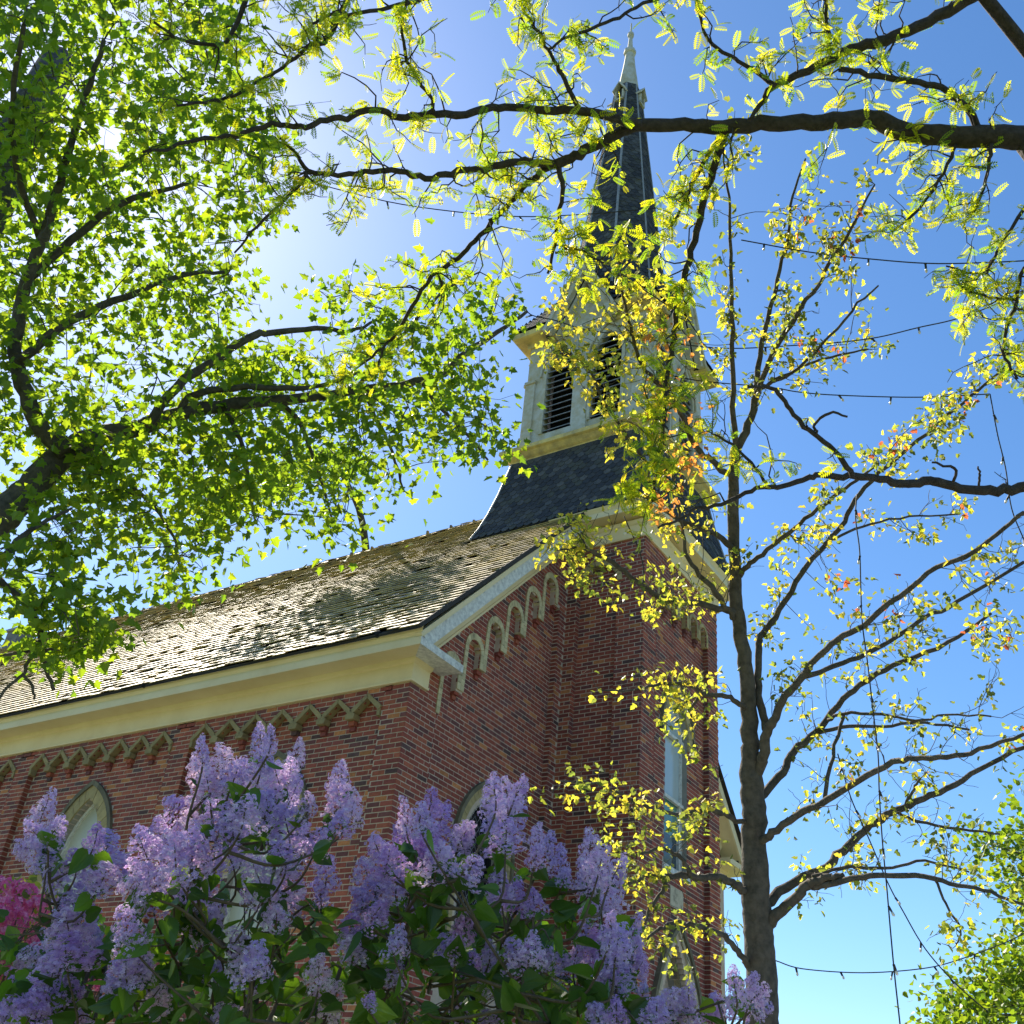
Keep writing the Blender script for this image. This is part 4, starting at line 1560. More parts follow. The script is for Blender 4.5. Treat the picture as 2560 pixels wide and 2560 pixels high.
def foliage(tree, tmpl, R, L, S, idx, pal, m, n_obj=300, name='leaf', group_name='leaves', jit=0.18):
    """the leaves that show largest become parts of their own, the rest one part of kind stuff"""
    pal = np.asarray(pal, float)
    R, L, S, idx = np.asarray(R), np.asarray(L), np.asarray(S), np.asarray(idx)
    d = L - CAM
    zc = d @ FWD
    px = (d @ RIGHT) / zc * FPX
    py = (d @ UP) / zc * FPX
    vis = (np.abs(px) < 1270) & (np.abs(py) < 1270)
    size = np.where(vis, S / zc, -1)
    order = np.argsort(-size)
    pick = order[:n_obj][size[order[:n_obj]] > 0]
    keep = np.ones(len(L), bool)
    keep[pick] = False
    if keep.any():
        cols = pal[idx[keep]] * rng.uniform(1 - jit, 1 + jit, (keep.sum(), 1)) * rng.uniform(0.93, 1.07, (keep.sum(), 3))
        scatter(group_name, tmpl, R[keep], L[keep], S[keep], cols, m, tree, 'stuff')
    cache = {}
    T, F = tmpl[0], tmpl[1]
    tot = [len(f) for f in F]
    st = np.concatenate([[0], np.cumsum(tot)[:-1]])
    lo = [i for f in F for i in f]
    for i in pick:
        k = (int(idx[i]), int(rng.integers(3)))
        if k not in cache:
            cache[k] = raw_mesh(name, T, lo, st, tot, m, np.tile(pal[k[0]] * (0.85, 1.0, 1.15)[k[1]], (len(T), 1)))
        o = link(name, cache[k], tree)
        r, s, p = R[i], S[i], L[i]
        o.matrix_basis = Matrix(((r[0][0] * s, r[0][1] * s, r[0][2] * s, p[0]), (r[1][0] * s, r[1][1] * s, r[1][2] * s, p[1]), (r[2][0] * s, r[2][1] * s, r[2][2] * s, p[2]), (0, 0, 0, 1)))


def px_limb(pts, d0, d1, sub=4, jit=0.10):
    """traced limb: photo pixels with radius in pixels, lying d0..d1 metres away"""
    A = np.asarray(pts, float)
    Q = spline(A, sub)
    k = len(Q)
    D = np.linspace(d0, d1, k)
    P = np.array([at(x, y, d) for (x, y, r), d in zip(Q, D)])
    rad = np.maximum(Q[:, 2], 0.8) * D / FPX
    P[1:-1] += rng.normal(size=(k - 2, 3)) * np.minimum(rad[1:-1, None] * (jit + 0.0035 / rad[1:-1, None]), 0.006)
    rad = rad * rng.uniform(0.96, 1.04, k)
    return P, rad


def build_limb(tree, P, rad, m, n=8, name='limb'):
    mb = MB()
    mb.tube(P, rad, n)
    return mb.build(name, m, tree, smooth=True, colour=False)


def twig_from(p, dirn, length, r0, seg=5, wander=0.35, sag=0.0):
    pts = [np.asarray(p, float)]
    d = nrm(dirn)
    for i in range(seg):
        d = nrm(d + rng.normal(size=3) * wander + np.array([0, 0, -sag]))
        pts.append(pts[-1] + d * length / seg)
    return np.array(pts), np.linspace(r0, max(r0 * 0.35, 0.0015), seg + 1)


def side_dir(P, i, lean=0.5, up=0.2):
    t = nrm(P[min(i + 1, len(P) - 1)] - P[max(i - 1, 0)])
    q = rng.normal(size=3)
    q -= t * (q @ t)
    return nrm(nrm(q) + t * lean + np.array([0, 0, up]))


# ---- honey locust over the path (trunk stands just right of the picture) ----
hl_base = at(3450, 1500, 9.5)
hl_base[2] = 0
locust = thing('honey_locust_tree', 'dark honey locust limbs with feathery yellow-green leaves reaching in from the right', 'tree', hl_base)
HT = [hl_base + np.array([0, 0, z]) + np.array([0.12 * math.sin(z), 0.1 * math.cos(z * 0.7), 0]) for z in np.linspace(0, 9.5, 14)]
build_limb(locust, np.array(HT), np.linspace(0.27, 0.13, 14), M['bark_locust'], 12, 'trunk')
HL = {}
raw = dict(
    a=([(2560, 346, 26), (2451, 342, 25), (2344, 340, 23), (2253, 326, 22), (2175, 297, 21), (2105, 301, 19), (2006, 307, 18), (1899, 313, 18), (1808, 317, 17), (1709, 313, 16), (1599, 313, 15), (1542, 334, 13), (1476, 371, 13), (1426, 396, 12), (1385, 412, 12)], 8.0, 7.4),
    b=([(1385, 412, 11), (1327, 405, 9), (1270, 408, 9), (1196, 424, 8), (1130, 433, 8), (1064, 445, 7.5), (998, 427, 7), (932, 429, 6.5), (849, 437, 6), (769, 426, 5.5), (733, 375, 4), (700, 345, 3)], 7.4, 6.9),
    c=([(769, 428, 4.5), (760, 449, 4.5), (714, 499, 4), (641, 568, 3.5), (586, 632, 2.5)], 6.95, 6.8),
    d=([(1385, 412, 9), (1327, 449, 8), (1286, 495, 7), (1245, 540, 6.5), (1187, 602, 6), (1146, 643, 6), (1080, 692, 5.5), (1039, 750, 5), (998, 824, 4.5), (966, 859, 4), (915, 903, 3), (849, 954, 2)], 7.4, 7.7),
    e=([(1599, 313, 12), (1534, 293, 11), (1451, 276, 10), (1360, 276, 9.5), (1262, 268, 9), (1212, 272, 9), (1163, 287, 9), (1064, 288, 8.5), (998, 293, 8), (940, 276, 7.5), (866, 293, 7.5), (800, 305, 7), (751, 320, 6.5), (678, 311, 6), (586, 339, 5.5), (494, 348, 5), (412, 371, 4), (357, 380, 3)], 7.5, 6.6),
    f=([(1812, 330, 11), (1796, 387, 10), (1767, 470, 9), (1742, 577, 8.5), (1718, 668, 8), (1701, 725, 7.5), (1689, 791, 7), (1681, 865, 6.5), (1667, 948, 6), (1663, 1003, 5), (1660, 1051, 4.5), (1654, 1100, 4), (1645, 1143, 4), (1637, 1192, 3.5), (1634, 1253, 3)], 7.7, 7.0),
    g=([(1800, 345, 6), (1783, 370, 5.5), (1742, 437, 5), (1709, 511, 4), (1676, 569, 3)], 7.7, 7.4),
    h=([(1397, 414, 7), (1406, 470, 6), (1397, 544, 5), (1387, 610, 4.5), (1369, 684, 3)], 7.4, 7.3),
    i=([(1388, 632, 3.5), (1420, 624, 3), (1451, 626, 3), (1500, 651, 2)], 7.35, 7.2),
    j=([(2451, -20, 14), (2369, 29, 13), (2270, 78, 12), (2204, 103, 12), (2130, 120, 11), (2072, 152, 10), (2006, 181, 9), (1932, 218, 8), (1899, 264, 6), (1875, 300, 4)], 8.2, 7.6),
    k=([(1940, 214, 6), (1874, 169, 5), (1825, 140, 4.5), (1767, 95, 4), (1742, 0, 3)], 7.65, 7.5),
    l=([(2455, 330, 9), (2402, 255, 8), (2336, 210, 7), (2253, 202, 7), (2171, 185, 6.5), (2097, 173, 6)], 8.0, 7.75),
    m=([(2078, 150, 5), (2068, 66, 4), (2062, -20, 3)], 7.9, 7.9),
    n=([(1447, 272, 6), (1418, 214, 5.5), (1393, 165, 5), (1369, 124, 4), (1345, 80, 4), (1320, 40, 3.5), (1290, -15, 3)], 7.3, 7.2),
    o=([(1369, 124, 3), (1410, 99, 3.5), (1459, 78, 4), (1534, 49, 4), (1591, 16, 4), (1657, -10, 4.5)], 7.2, 7.7),
    p=([(1088, 286, 5), (1072, 239, 4.5), (1039, 190, 4), (1014, 140, 4), (1006, 58, 3.5), (1022, -15, 3)], 7.1, 7.0),
    q=([(878, -20, 6), (849, 41, 6), (816, 99, 5.5), (778, 110, 5), (723, 156, 4.5), (659, 197, 4), (586, 238, 4), (513, 256, 3.5), (421, 266, 2.5)], 7.4, 6.7),
    r=([(1080, -10, 5), (1022, 8, 4.5), (924, 29, 4.5), (825, 41, 4), (780, 60, 3)], 7.5, 7.0),
    s=([(2600, 1212, 13), (2560, 1219, 12), (2494, 1224, 12), (2420, 1224, 11), (2345, 1206, 11), (2296, 1206, 10.5), (2246, 1209, 10), (2186, 1196, 9), (2122, 1191, 8.5), (2062, 1189, 7.5), (2022, 1194, 7), (1958, 1214, 6.5), (1908, 1219, 6), (1848, 1241, 5.5), (1799, 1261, 5), (1739, 1271, 4), (1699, 1298, 3.5), (1645, 1320, 2.5)], 7.6, 6.6),
    t=([(2132, 1191, 7), (2097, 1142, 6.5), (2047, 1092, 6), (1997, 1052, 6), (1958, 1002, 5.5), (1928, 968, 5), (1868, 968, 3.5)], 6.95, 6.7),
    u=([(2040, 1085, 4), (2037, 1062, 3.5), (2072, 1032, 3.5), (2119, 1042, 2.5)], 6.85, 6.8),
    v=([(1918, 1210, 4.5), (1878, 1157, 4), (1814, 1102, 3.5), (1780, 1085, 2.5)], 6.75, 6.7),
    w=([(2383, 1204, 4), (2385, 1171, 3.5), (2330, 1156, 2.5)], 7.2, 7.1),
    x=([(2447, 1215, 3), (2450, 1190, 3), (2445, 1166, 2)], 7.3, 7.3),
    y=([(2600, 600, 5), (2560, 674, 5), (2544, 739, 5), (2524, 799, 4.5), (2509, 858, 4), (2514, 898, 3.5), (2544, 948, 3)], 7.4, 7.2),
    z=([(2539, 749, 3.5), (2484, 744, 3), (2440, 734, 3), (2405, 719, 2)], 7.35, 7.2),
    aa=([(2590, 480, 5), (2509, 600, 4), (2484, 650, 3.5), (2455, 684, 3), (2365, 665, 2)], 7.5, 7.2),
    bb=([(2390, 360, 5), (2360, 430, 4), (2300, 520, 3.5), (2230, 580, 2.5)], 7.9, 7.6),
    cc=([(2480, 360, 5), (2470, 420, 4), (2440, 520, 3.5), (2400, 560, 2.5)], 7.9, 7.7),
    dd=([(620, -15, 6), (568, 105, 5), (458, 101, 4), (385, 55, 3)], 7.4, 7.2),
)
lt_pts, lt_rad = [], []
for k, (pts, d0, d1) in raw.items():
    P, rad = px_limb(pts, d0, d1)
    HL[k] = (P, rad)
    build_limb(locust, P, rad, M['bark_locust'], 9 if rad[0] > 0.02 else 6)
for k, hz in (('a', 6.0), ('j', 8.6), ('s', 3.6)):          # run the big limbs back to the trunk
    P, rad = HL[k]
    j = min(HT, key=lambda q: abs(q[2] - hz))
    mid = (P[0] * 0.55 + np.array(j) * 0.45) + np.array([0, 0, -0.25])
    build_limb(locust, spline([P[0], mid, j], 5), np.linspace(rad[0], rad[0] * 1.6, 11), M['bark_locust'], 9)
twigs = MB()
LR, LL_, LS, LI = [], [], [], []


def locust_leaves(p, n, spread=0.03):
    for _ in range(n):
        ax = nrm(rng.normal(size=3) * (1, 1, 0.5) + np.array([0, 0, -0.35]))
        LR.append(rand_rots(1, 0.9, [ax])[0])
        LL_.append(p + rng.normal(size=3) * spread * 0.3)
        LS.append(rng.uniform(0.065, 0.12))
        LI.append(int(rng.choice(4, p=(0.34, 0.33, 0.23, 0.10))))


for k, (P, rad) in HL.items():
    ln = np.linalg.norm(np.diff(P, axis=0), axis=1).sum()
    thick = rad.mean()
    n_t = int(ln * (7.5 if thick > 0.02 else 12.5)) + 2
    if k == 's':
        n_t = int(ln * 1.3)
    if k in ('t', 'u', 'w', 'x'):
        n_t = int(ln * 3)
    for _ in range(n_t):
        i = int(rng.integers(1, len(P)))
        r = min(rad[i] * 0.5, 0.006)
        L = rng.uniform(0.14, 0.5) * (1.15 if thick > 0.015 else 0.85)
        tp, tr = twig_from(P[i], side_dir(P, i, 0.4, 0.0), L, max(r, 0.0032), 6, 0.42, 0.05)
        twigs.tube(tp, tr, 5)
        for q in range(2, 7):
            if rng.random() < (0.62 if k not in ('s', 't') else 0.22):
                locust_leaves(tp[q], int(rng.integers(1, 4)))
        if rng.random() < 0.6:
            q = int(rng.integers(2, 5))
            tp2, tr2 = twig_from(tp[q], side_dir(tp, q, 0.5, 0.0), L * 0.55, 0.003, 4, 0.45, 0.05)
            twigs.tube(tp2, tr2, 4)
            for q2 in range(1, 5):
                if rng.random() < 0.6:
                    locust_leaves(tp2[q2], int(rng.integers(1, 3)))
        # thorny spurs
        for q in range(1, 6):
            if rng.random() < 0.5:
                sp, sr = twig_from(tp[q], rng.normal(size=3), 0.025, 0.0022, 2, 0.2)
                twigs.tube(sp, sr, 4)
    if rad[-1] < 0.012:
        for q in range(len(P) // 2, len(P)):
            if rng.random() < 0.55 and k not in ('s', 't', 'u', 'w', 'x'):
                locust_leaves(P[q], 2)
for (x, y, d) in ((1530, 1050, 6.9), (1600, 1190, 6.8), (1610, 900, 6.9), (1700, 1140, 6.9), (1560, 1215, 6.8), (1640, 820, 7.1), (1470, 745, 7.2), (1590, 690, 7.3), (1660, 640, 7.4), (1500, 500, 7.3), (1560, 560, 7.3), (1600, 600, 7.3), (1620, 1000, 6.9), (1720, 960, 6.9), (1750, 940, 6.9), (1660, 1150, 6.8), (1560, 1120, 6.8), (1530, 1240, 6.8), (1600, 1345, 6.8), (1730, 730, 7.3), (1670, 730, 7.3), (1640, 520, 7.4), (1700, 480, 7.5)):
    c0 = at(x, y, d)
    j = min(((np.linalg.norm(q - c0), q) for P, r in (HL['f'], HL['g'], HL['h'], HL['i'], HL['a'], HL['v']) for q in P), key=lambda t: t[0])[1]
    tp = spline([j, (j + c0) / 2 + rng.normal(size=3) * 0.04, c0], 4)
    twigs.tube(tp, np.linspace(0.004, 0.002, len(tp)), 5)
    for q in tp[3:]:
        locust_leaves(q, 3)
twigs.build('twigs', M['bark_locust'], locust, kind='stuff', smooth=True, colour=False)
foliage(locust, T_PINN, LR, LL_, LS, LI, [(0.31, 0.36, 0.035), (0.25, 0.33, 0.035), (0.13, 0.23, 0.04), (0.40, 0.40, 0.04)], M['leaf_locust'], name='pinnate_leaf', group_name='pinnate_leaves')

# ---- big maple on the left (trunk left of the picture) -----------------------
mp_base = at(-700, 1900, 9.0)
mp_base[2] = 0
maple = thing('big_maple_tree', 'big spreading maple full of green leaves with the sun behind it on the left', 'tree', mp_base)
MT = [mp_base + np.array([0.15 * math.sin(z * 0.5), 0.1 * math.cos(z), z]) for z in np.linspace(0, 11, 14)]
build_limb(maple, np.array(MT), np.linspace(0.46, 0.18, 14), M['bark_maple'], 14, 'trunk')
mraw = [
    ([(-60, 1340, 42), (0, 1295, 40), (55, 1240, 36), (128, 1167, 33), (165, 1130, 30), (229, 1098, 25), (293, 1080, 22), (366, 1066, 20), (476, 1025, 17), (586, 1011, 15), (696, 1002, 13), (800, 990, 12), (893, 976, 11), (966, 969, 10.5), (1039, 954, 10), (1098, 940, 9), (1149, 896, 8), (1186, 866, 7), (1245, 830, 6), (1318, 778, 4)], 8.8, 10.6),
    ([(440, 1040, 9), (476, 993, 8.5), (586, 970, 8), (714, 970, 7), (800, 965, 5), (900, 930, 3)], 9.5, 9.7),
    ([(366, 1066, 12), (440, 970, 11), (540, 895, 10), (641, 837, 9), (678, 833, 8), (788, 819, 6.5), (870, 828, 5), (940, 800, 3)], 9.2, 10.0),
    ([(165, 1130, 22), (95, 1060, 20), (55, 960, 18), (40, 850, 16), (70, 700, 14), (120, 560, 12), (160, 420, 9), (210, 250, 7), (260, 100, 5)], 9.0, 9.6),
    ([(70, 700, 10), (180, 600, 9), (280, 520, 8), (390, 480, 6), (480, 460, 4)], 9.4, 10.0),
    ([(50, 900, 12), (180, 800, 10), (320, 740, 8), (450, 690, 6), (560, 680, 4)], 9.1, 10.2),
    ([(100, 600, 9), (40, 420, 8), (30, 250, 7), (60, 60, 5)], 9.4, 9.0),
    ([(-40, 1420, 10), (0, 1396, 9), (55, 1341, 7), (120, 1300, 5), (180, 1270, 3)], 8.0, 8.4),
    ([(-40, 1420, 10), (0, 1453, 9), (33, 1480, 8.5), (60, 1505, 8), (85, 1530, 7.5), (93, 1557, 7), (102, 1587, 6.5), (107, 1626, 5.5), (118, 1678, 4.5), (135, 1727, 4)], 8.0, 8.0),
    ([(93, 1600, 4.5), (90, 1625, 4.5), (66, 1664, 4.5), (55, 1689, 4), (16, 1719, 3.5), (-10, 1760, 3)], 8.0, 8.0),
    ([(57, 1688, 4), (80, 1714, 3.5), (85, 1749, 2.5)], 8.0, 8.0),
    ([(-10, 1637, 4), (90, 1626, 3.5), (165, 1620, 3), (220, 1612, 2)], 7.9, 8.1),
    ([(200, 1110, 8), (220, 1149, 7), (311, 1204, 6), (385, 1268, 5), (430, 1341, 4), (450, 1420, 3)], 9.0, 9.0),
    ([(700, 1000, 7), (751, 1057, 6), (778, 1130, 5), (806, 1213, 4), (830, 1300, 3)], 9.9, 9.8),
    ([(900, 975, 6), (940, 1040, 5), (980, 1130, 4), (1010, 1230, 3)], 10.2, 10.0),
    ([(1050, 950, 6), (1100, 1020, 5), (1170, 1090, 4), (1220, 1150, 3)], 10.4, 10.2),
    ([(560, 1015, 7), (600, 1100, 6), (620, 1200, 5), (640, 1310, 3)], 9.6, 9.4),
    ([(893, 970, 6), (960, 890, 5), (1040, 800, 4), (1120, 720, 3), (1200, 680, 2)], 10.2, 10.4),
]
mnodes = []
for pts, d0, d1 in mraw:
    P, rad = px_limb(pts, d0, d1)
    build_limb(maple, P, rad, M['bark_maple'], 10 if rad[0] > 0.05 else 6)
    mnodes += [p for p, r in zip(P, rad) if r < 0.075]
P0 = px_limb(mraw[0][0], 8.8, 10.6)[0][0]
build_limb(maple, spline([P0, (P0 + MT[3]) / 2 + np.array([0, 0, 0.2]), MT[3]], 5), np.linspace(0.14, 0.24, 11), M['bark_maple'], 12)
q0 = at(-40, 1420, 8.0)
build_limb(maple, spline([q0, (q0 + MT[2]) / 2 + np.array([0, 0, 0.2]), MT[2]], 5), np.linspace(0.03, 0.06, 11), M['bark_maple'], 8)


def in_poly(x, y, poly):
    c = False
    n = len(poly)
    for i in range(n):
        x0, y0 = poly[i]
        x1, y1 = poly[i - 1]
        if (y0 > y) != (y1 > y) and x < (x1 - x0) * (y - y0) / (y1 - y0) + x0:
            c = not c
    return c


def sample_poly(poly, n):
    xs = [p[0] for p in poly]
    ys = [p[1] for p in poly]
    out = []
    while len(out) < n:
        x, y = rng.uniform(min(xs), max(xs)), rng.uniform(min(ys), max(ys))
        if in_poly(x, y, poly):
            out.append((x, y))
    return out


# where the crown grows, as solid angles seen from the path, each with its depth range
CROWN = [
    ([(-160, -120), (420, -120), (450, 60), (440, 240), (500, 340), (530, 480), (560, 600), (600, 700), (640, 900), (560, 1080), (380, 1150), (100, 1150), (-160, 1250)], 285, 8.6, 11.6),
    ([(440, 1040), (620, 860), (720, 840), (790, 730), (860, 700), (930, 740), (1020, 680), (1120, 660), (1240, 670), (1310, 720), (1300, 800), (1240, 860), (1200, 960), (1040, 1010), (800, 1040), (600, 1080)], 66, 9.4, 11.2),
    ([(150, 1120), (600, 1000), (900, 980), (1160, 930), (1230, 1020), (1270, 1100), (1190, 1150), (1130, 1100), (1060, 1180), (1050, 1270), (960, 1230), (900, 1290), (830, 1330), (760, 1240), (700, 1300), (650, 1370), (590, 1300), (540, 1370), (480, 1480), (410, 1450), (330, 1400), (250, 1350), (180, 1290), (100, 1260)], 120, 8.6, 10.4),
    ([(100, 1280), (210, 1300), (200, 1400), (120, 1380)], 7, 8.2, 8.8),
    ([(60, 1440), (160, 1430), (250, 1520), (245, 1570), (170, 1640), (80, 1640), (100, 1540)], 22, 7.7, 8.3),
    ([(-80, 1350), (40, 1330), (60, 1430), (-20, 1460), (-80, 1500)], 8, 7.8, 8.4),
    ([(430, -60), (640, -60), (620, 160), (700, 330), (640, 560), (560, 560), (520, 330), (470, 120)], 40, 9.0, 11.0),
]
cl = []
for poly, n, a, b in CROWN:
    for x, y in sample_poly(poly, n):
        if math.hypot(x - 275, y - 345) < 62:
            continue
        cl.append(at(x, y, rng.uniform(a, b)))
cl = np.array(cl)
nodes = np.array(mnodes)
dmin = np.array([np.min(np.linalg.norm(nodes - c, axis=1)) for c in cl])
twigs = MB()
LR, LL_, LS, LI = [], [], [], []
for ci in np.argsort(dmin):
    c0 = cl[ci]
    j = nodes[np.argmin(np.linalg.norm(nodes - c0, axis=1))]
    ln = np.linalg.norm(c0 - j)
    tp = spline([j, j * 0.55 + c0 * 0.45 + rng.normal(size=3) * 0.10 * ln + np.array([0, 0, 0.06 * ln]), c0], 4)
    twigs.tube(tp, np.linspace(min(0.012, 0.004 + 0.006 * ln), 0.003, len(tp)), 5)
    nodes = np.vstack([nodes, tp[3:]])
    n_l = int(rng.integers(18, 38))
    rad = rng.uniform(0.13, 0.28)
    off = rng.normal(size=(n_l, 3)) * rad * (0.75, 0.75, 0.6)
    ax = off + np.array([0, 0, -0.12])
    LR += list(rand_rots(n_l, 0.9, ax / (np.linalg.norm(ax, axis=1)[:, None] + 1e-6)))
    LL_ += list(c0 + off + np.array([0, 0, -0.03]))
    LS += list(rng.uniform(0.05, 0.092, n_l))
    LI += list(rng.choice(4, size=n_l, p=(0.36, 0.30, 0.22, 0.12)))
    for _ in range(3):
        k = int(rng.integers(n_l))
        twigs.tube(np.array([c0, c0 + off[k] * 0.6 + rng.normal(size=3) * 0.02, c0 + off[k]]), [0.003, 0.002, 0.0015], 4)
twigs.build('twigs', M['bark_maple'], maple, kind='stuff', smooth=True, colour=False)
# a clear line to the sun: no leaf stands straight in front of its disc
LLa = np.array(LL_)
dv = LLa - CAM
ang = np.degrees(np.arccos(np.clip((dv @ SUN) / np.linalg.norm(dv, axis=1), -1, 1)))
kp = ang > 0.55
foliage(maple, T_MAPLE, np.array(LR)[kp], LLa[kp], np.array(LS)[kp], np.array(LI)[kp], [(0.10, 0.175, 0.03), (0.13, 0.21, 0.032), (0.075, 0.145, 0.03), (0.17, 0.24, 0.035)], M['leaf_maple'])

# ---- maple rising behind the nave; its boughs reach over the roof and shade it ----
bt_base = np.array([13.5, 13.0, 0.0])
back = thing('maple_behind_church', 'maple boughs reaching over the church roof ridge from behind', 'tree', bt_base)
build_limb(back, np.array([bt_base, bt_base + (0, 0, 7), bt_base + (-0.3, -0.3, 13)]), [0.42, 0.32, 0.22], M['bark_maple'], 12, 'trunk')
hub = np.array([4.2, 7.0, 16.2])
build_limb(back, spline([bt_base + (-0.3, -0.3, 12.6), (9.0, 10.0, 17.0), hub], 6), np.linspace(0.17, 0.05, 13), M['bark_maple'], 8)
SHADE = [(1190, 1420), (1120, 1412), (1010, 1445), (960, 1440), (900, 1485), (830, 1490), (780, 1530), (690, 1545), (640, 1600), (540, 1645), (560, 1660), (680, 1640), (800, 1605), (920, 1570), (1020, 1550), (1090, 1500)]
twigs = MB()
LR, LL_, LS, LI = [], [], [], []
for x, y in sample_poly(SHADE, 46):
    v = at(x, y, 1.0) - CAM
    t = ((np.array([EAVE_X, 0, EAVE_Z]) - CAM) @ rn) / (v @ rn)
    c0 = CAM + v * t + SUN * rng.uniform(6.5, 8.5)
    tp = spline([hub, (hub + c0) / 2 + rng.normal(size=3) * 0.12, c0], 4)
    twigs.tube(tp, np.linspace(0.022, 0.005, len(tp)), 5)
    n_l = int(rng.integers(34, 56))
    LR += list(rand_rots(n_l, 0.9))
    LL_ += list(c0 + rng.normal(size=(n_l, 3)) * 0.21)
    LS += list(rng.uniform(0.08, 0.13, n_l))
    LI += list(rng.choice(3, size=n_l))
twigs.build('twigs', M['bark_maple'], back, kind='stuff', smooth=True, colour=False)
foliage(back, T_MAPLE, LR, LL_, LS, LI, [(0.10, 0.175, 0.03), (0.13, 0.21, 0.032), (0.075, 0.145, 0.03)], M['leaf_maple'], n_obj=300)

# ---- young maple in front of the tower's right side -----------------------------
DY = 8.0
ym_base = at(1912, 2600, DY)
ym_base[2] = 0
young = thing('young_maple_tree', 'slim young maple with sparse golden new leaves in front of the tower', 'tree', ym_base)
tr_px = [(1907, 2600, 37), (1905, 2500, 36), (1900, 2378, 35), (1893, 2300, 33), (1888, 2213, 32), (1885, 2076, 29), (1881, 1983, 29), (1876, 1900, 23), (1874, 1829, 21), (1866, 1681, 18), (1850, 1570, 17), (1838, 1480, 16), (1834, 1345, 14.5), (1834, 1196, 13.5), (1843, 1122, 12)]
P, rad = px_limb(tr_px, DY, DY, 5, 0.1)
P = np.vstack([[ym_base + np.array([0, 0, -0.05]), (ym_base + P[0]) / 2], P])
rad = np.concatenate([[0.135, 0.112], rad])
build_limb(young, P, rad, M['bark_maple'], 16, 'trunk')
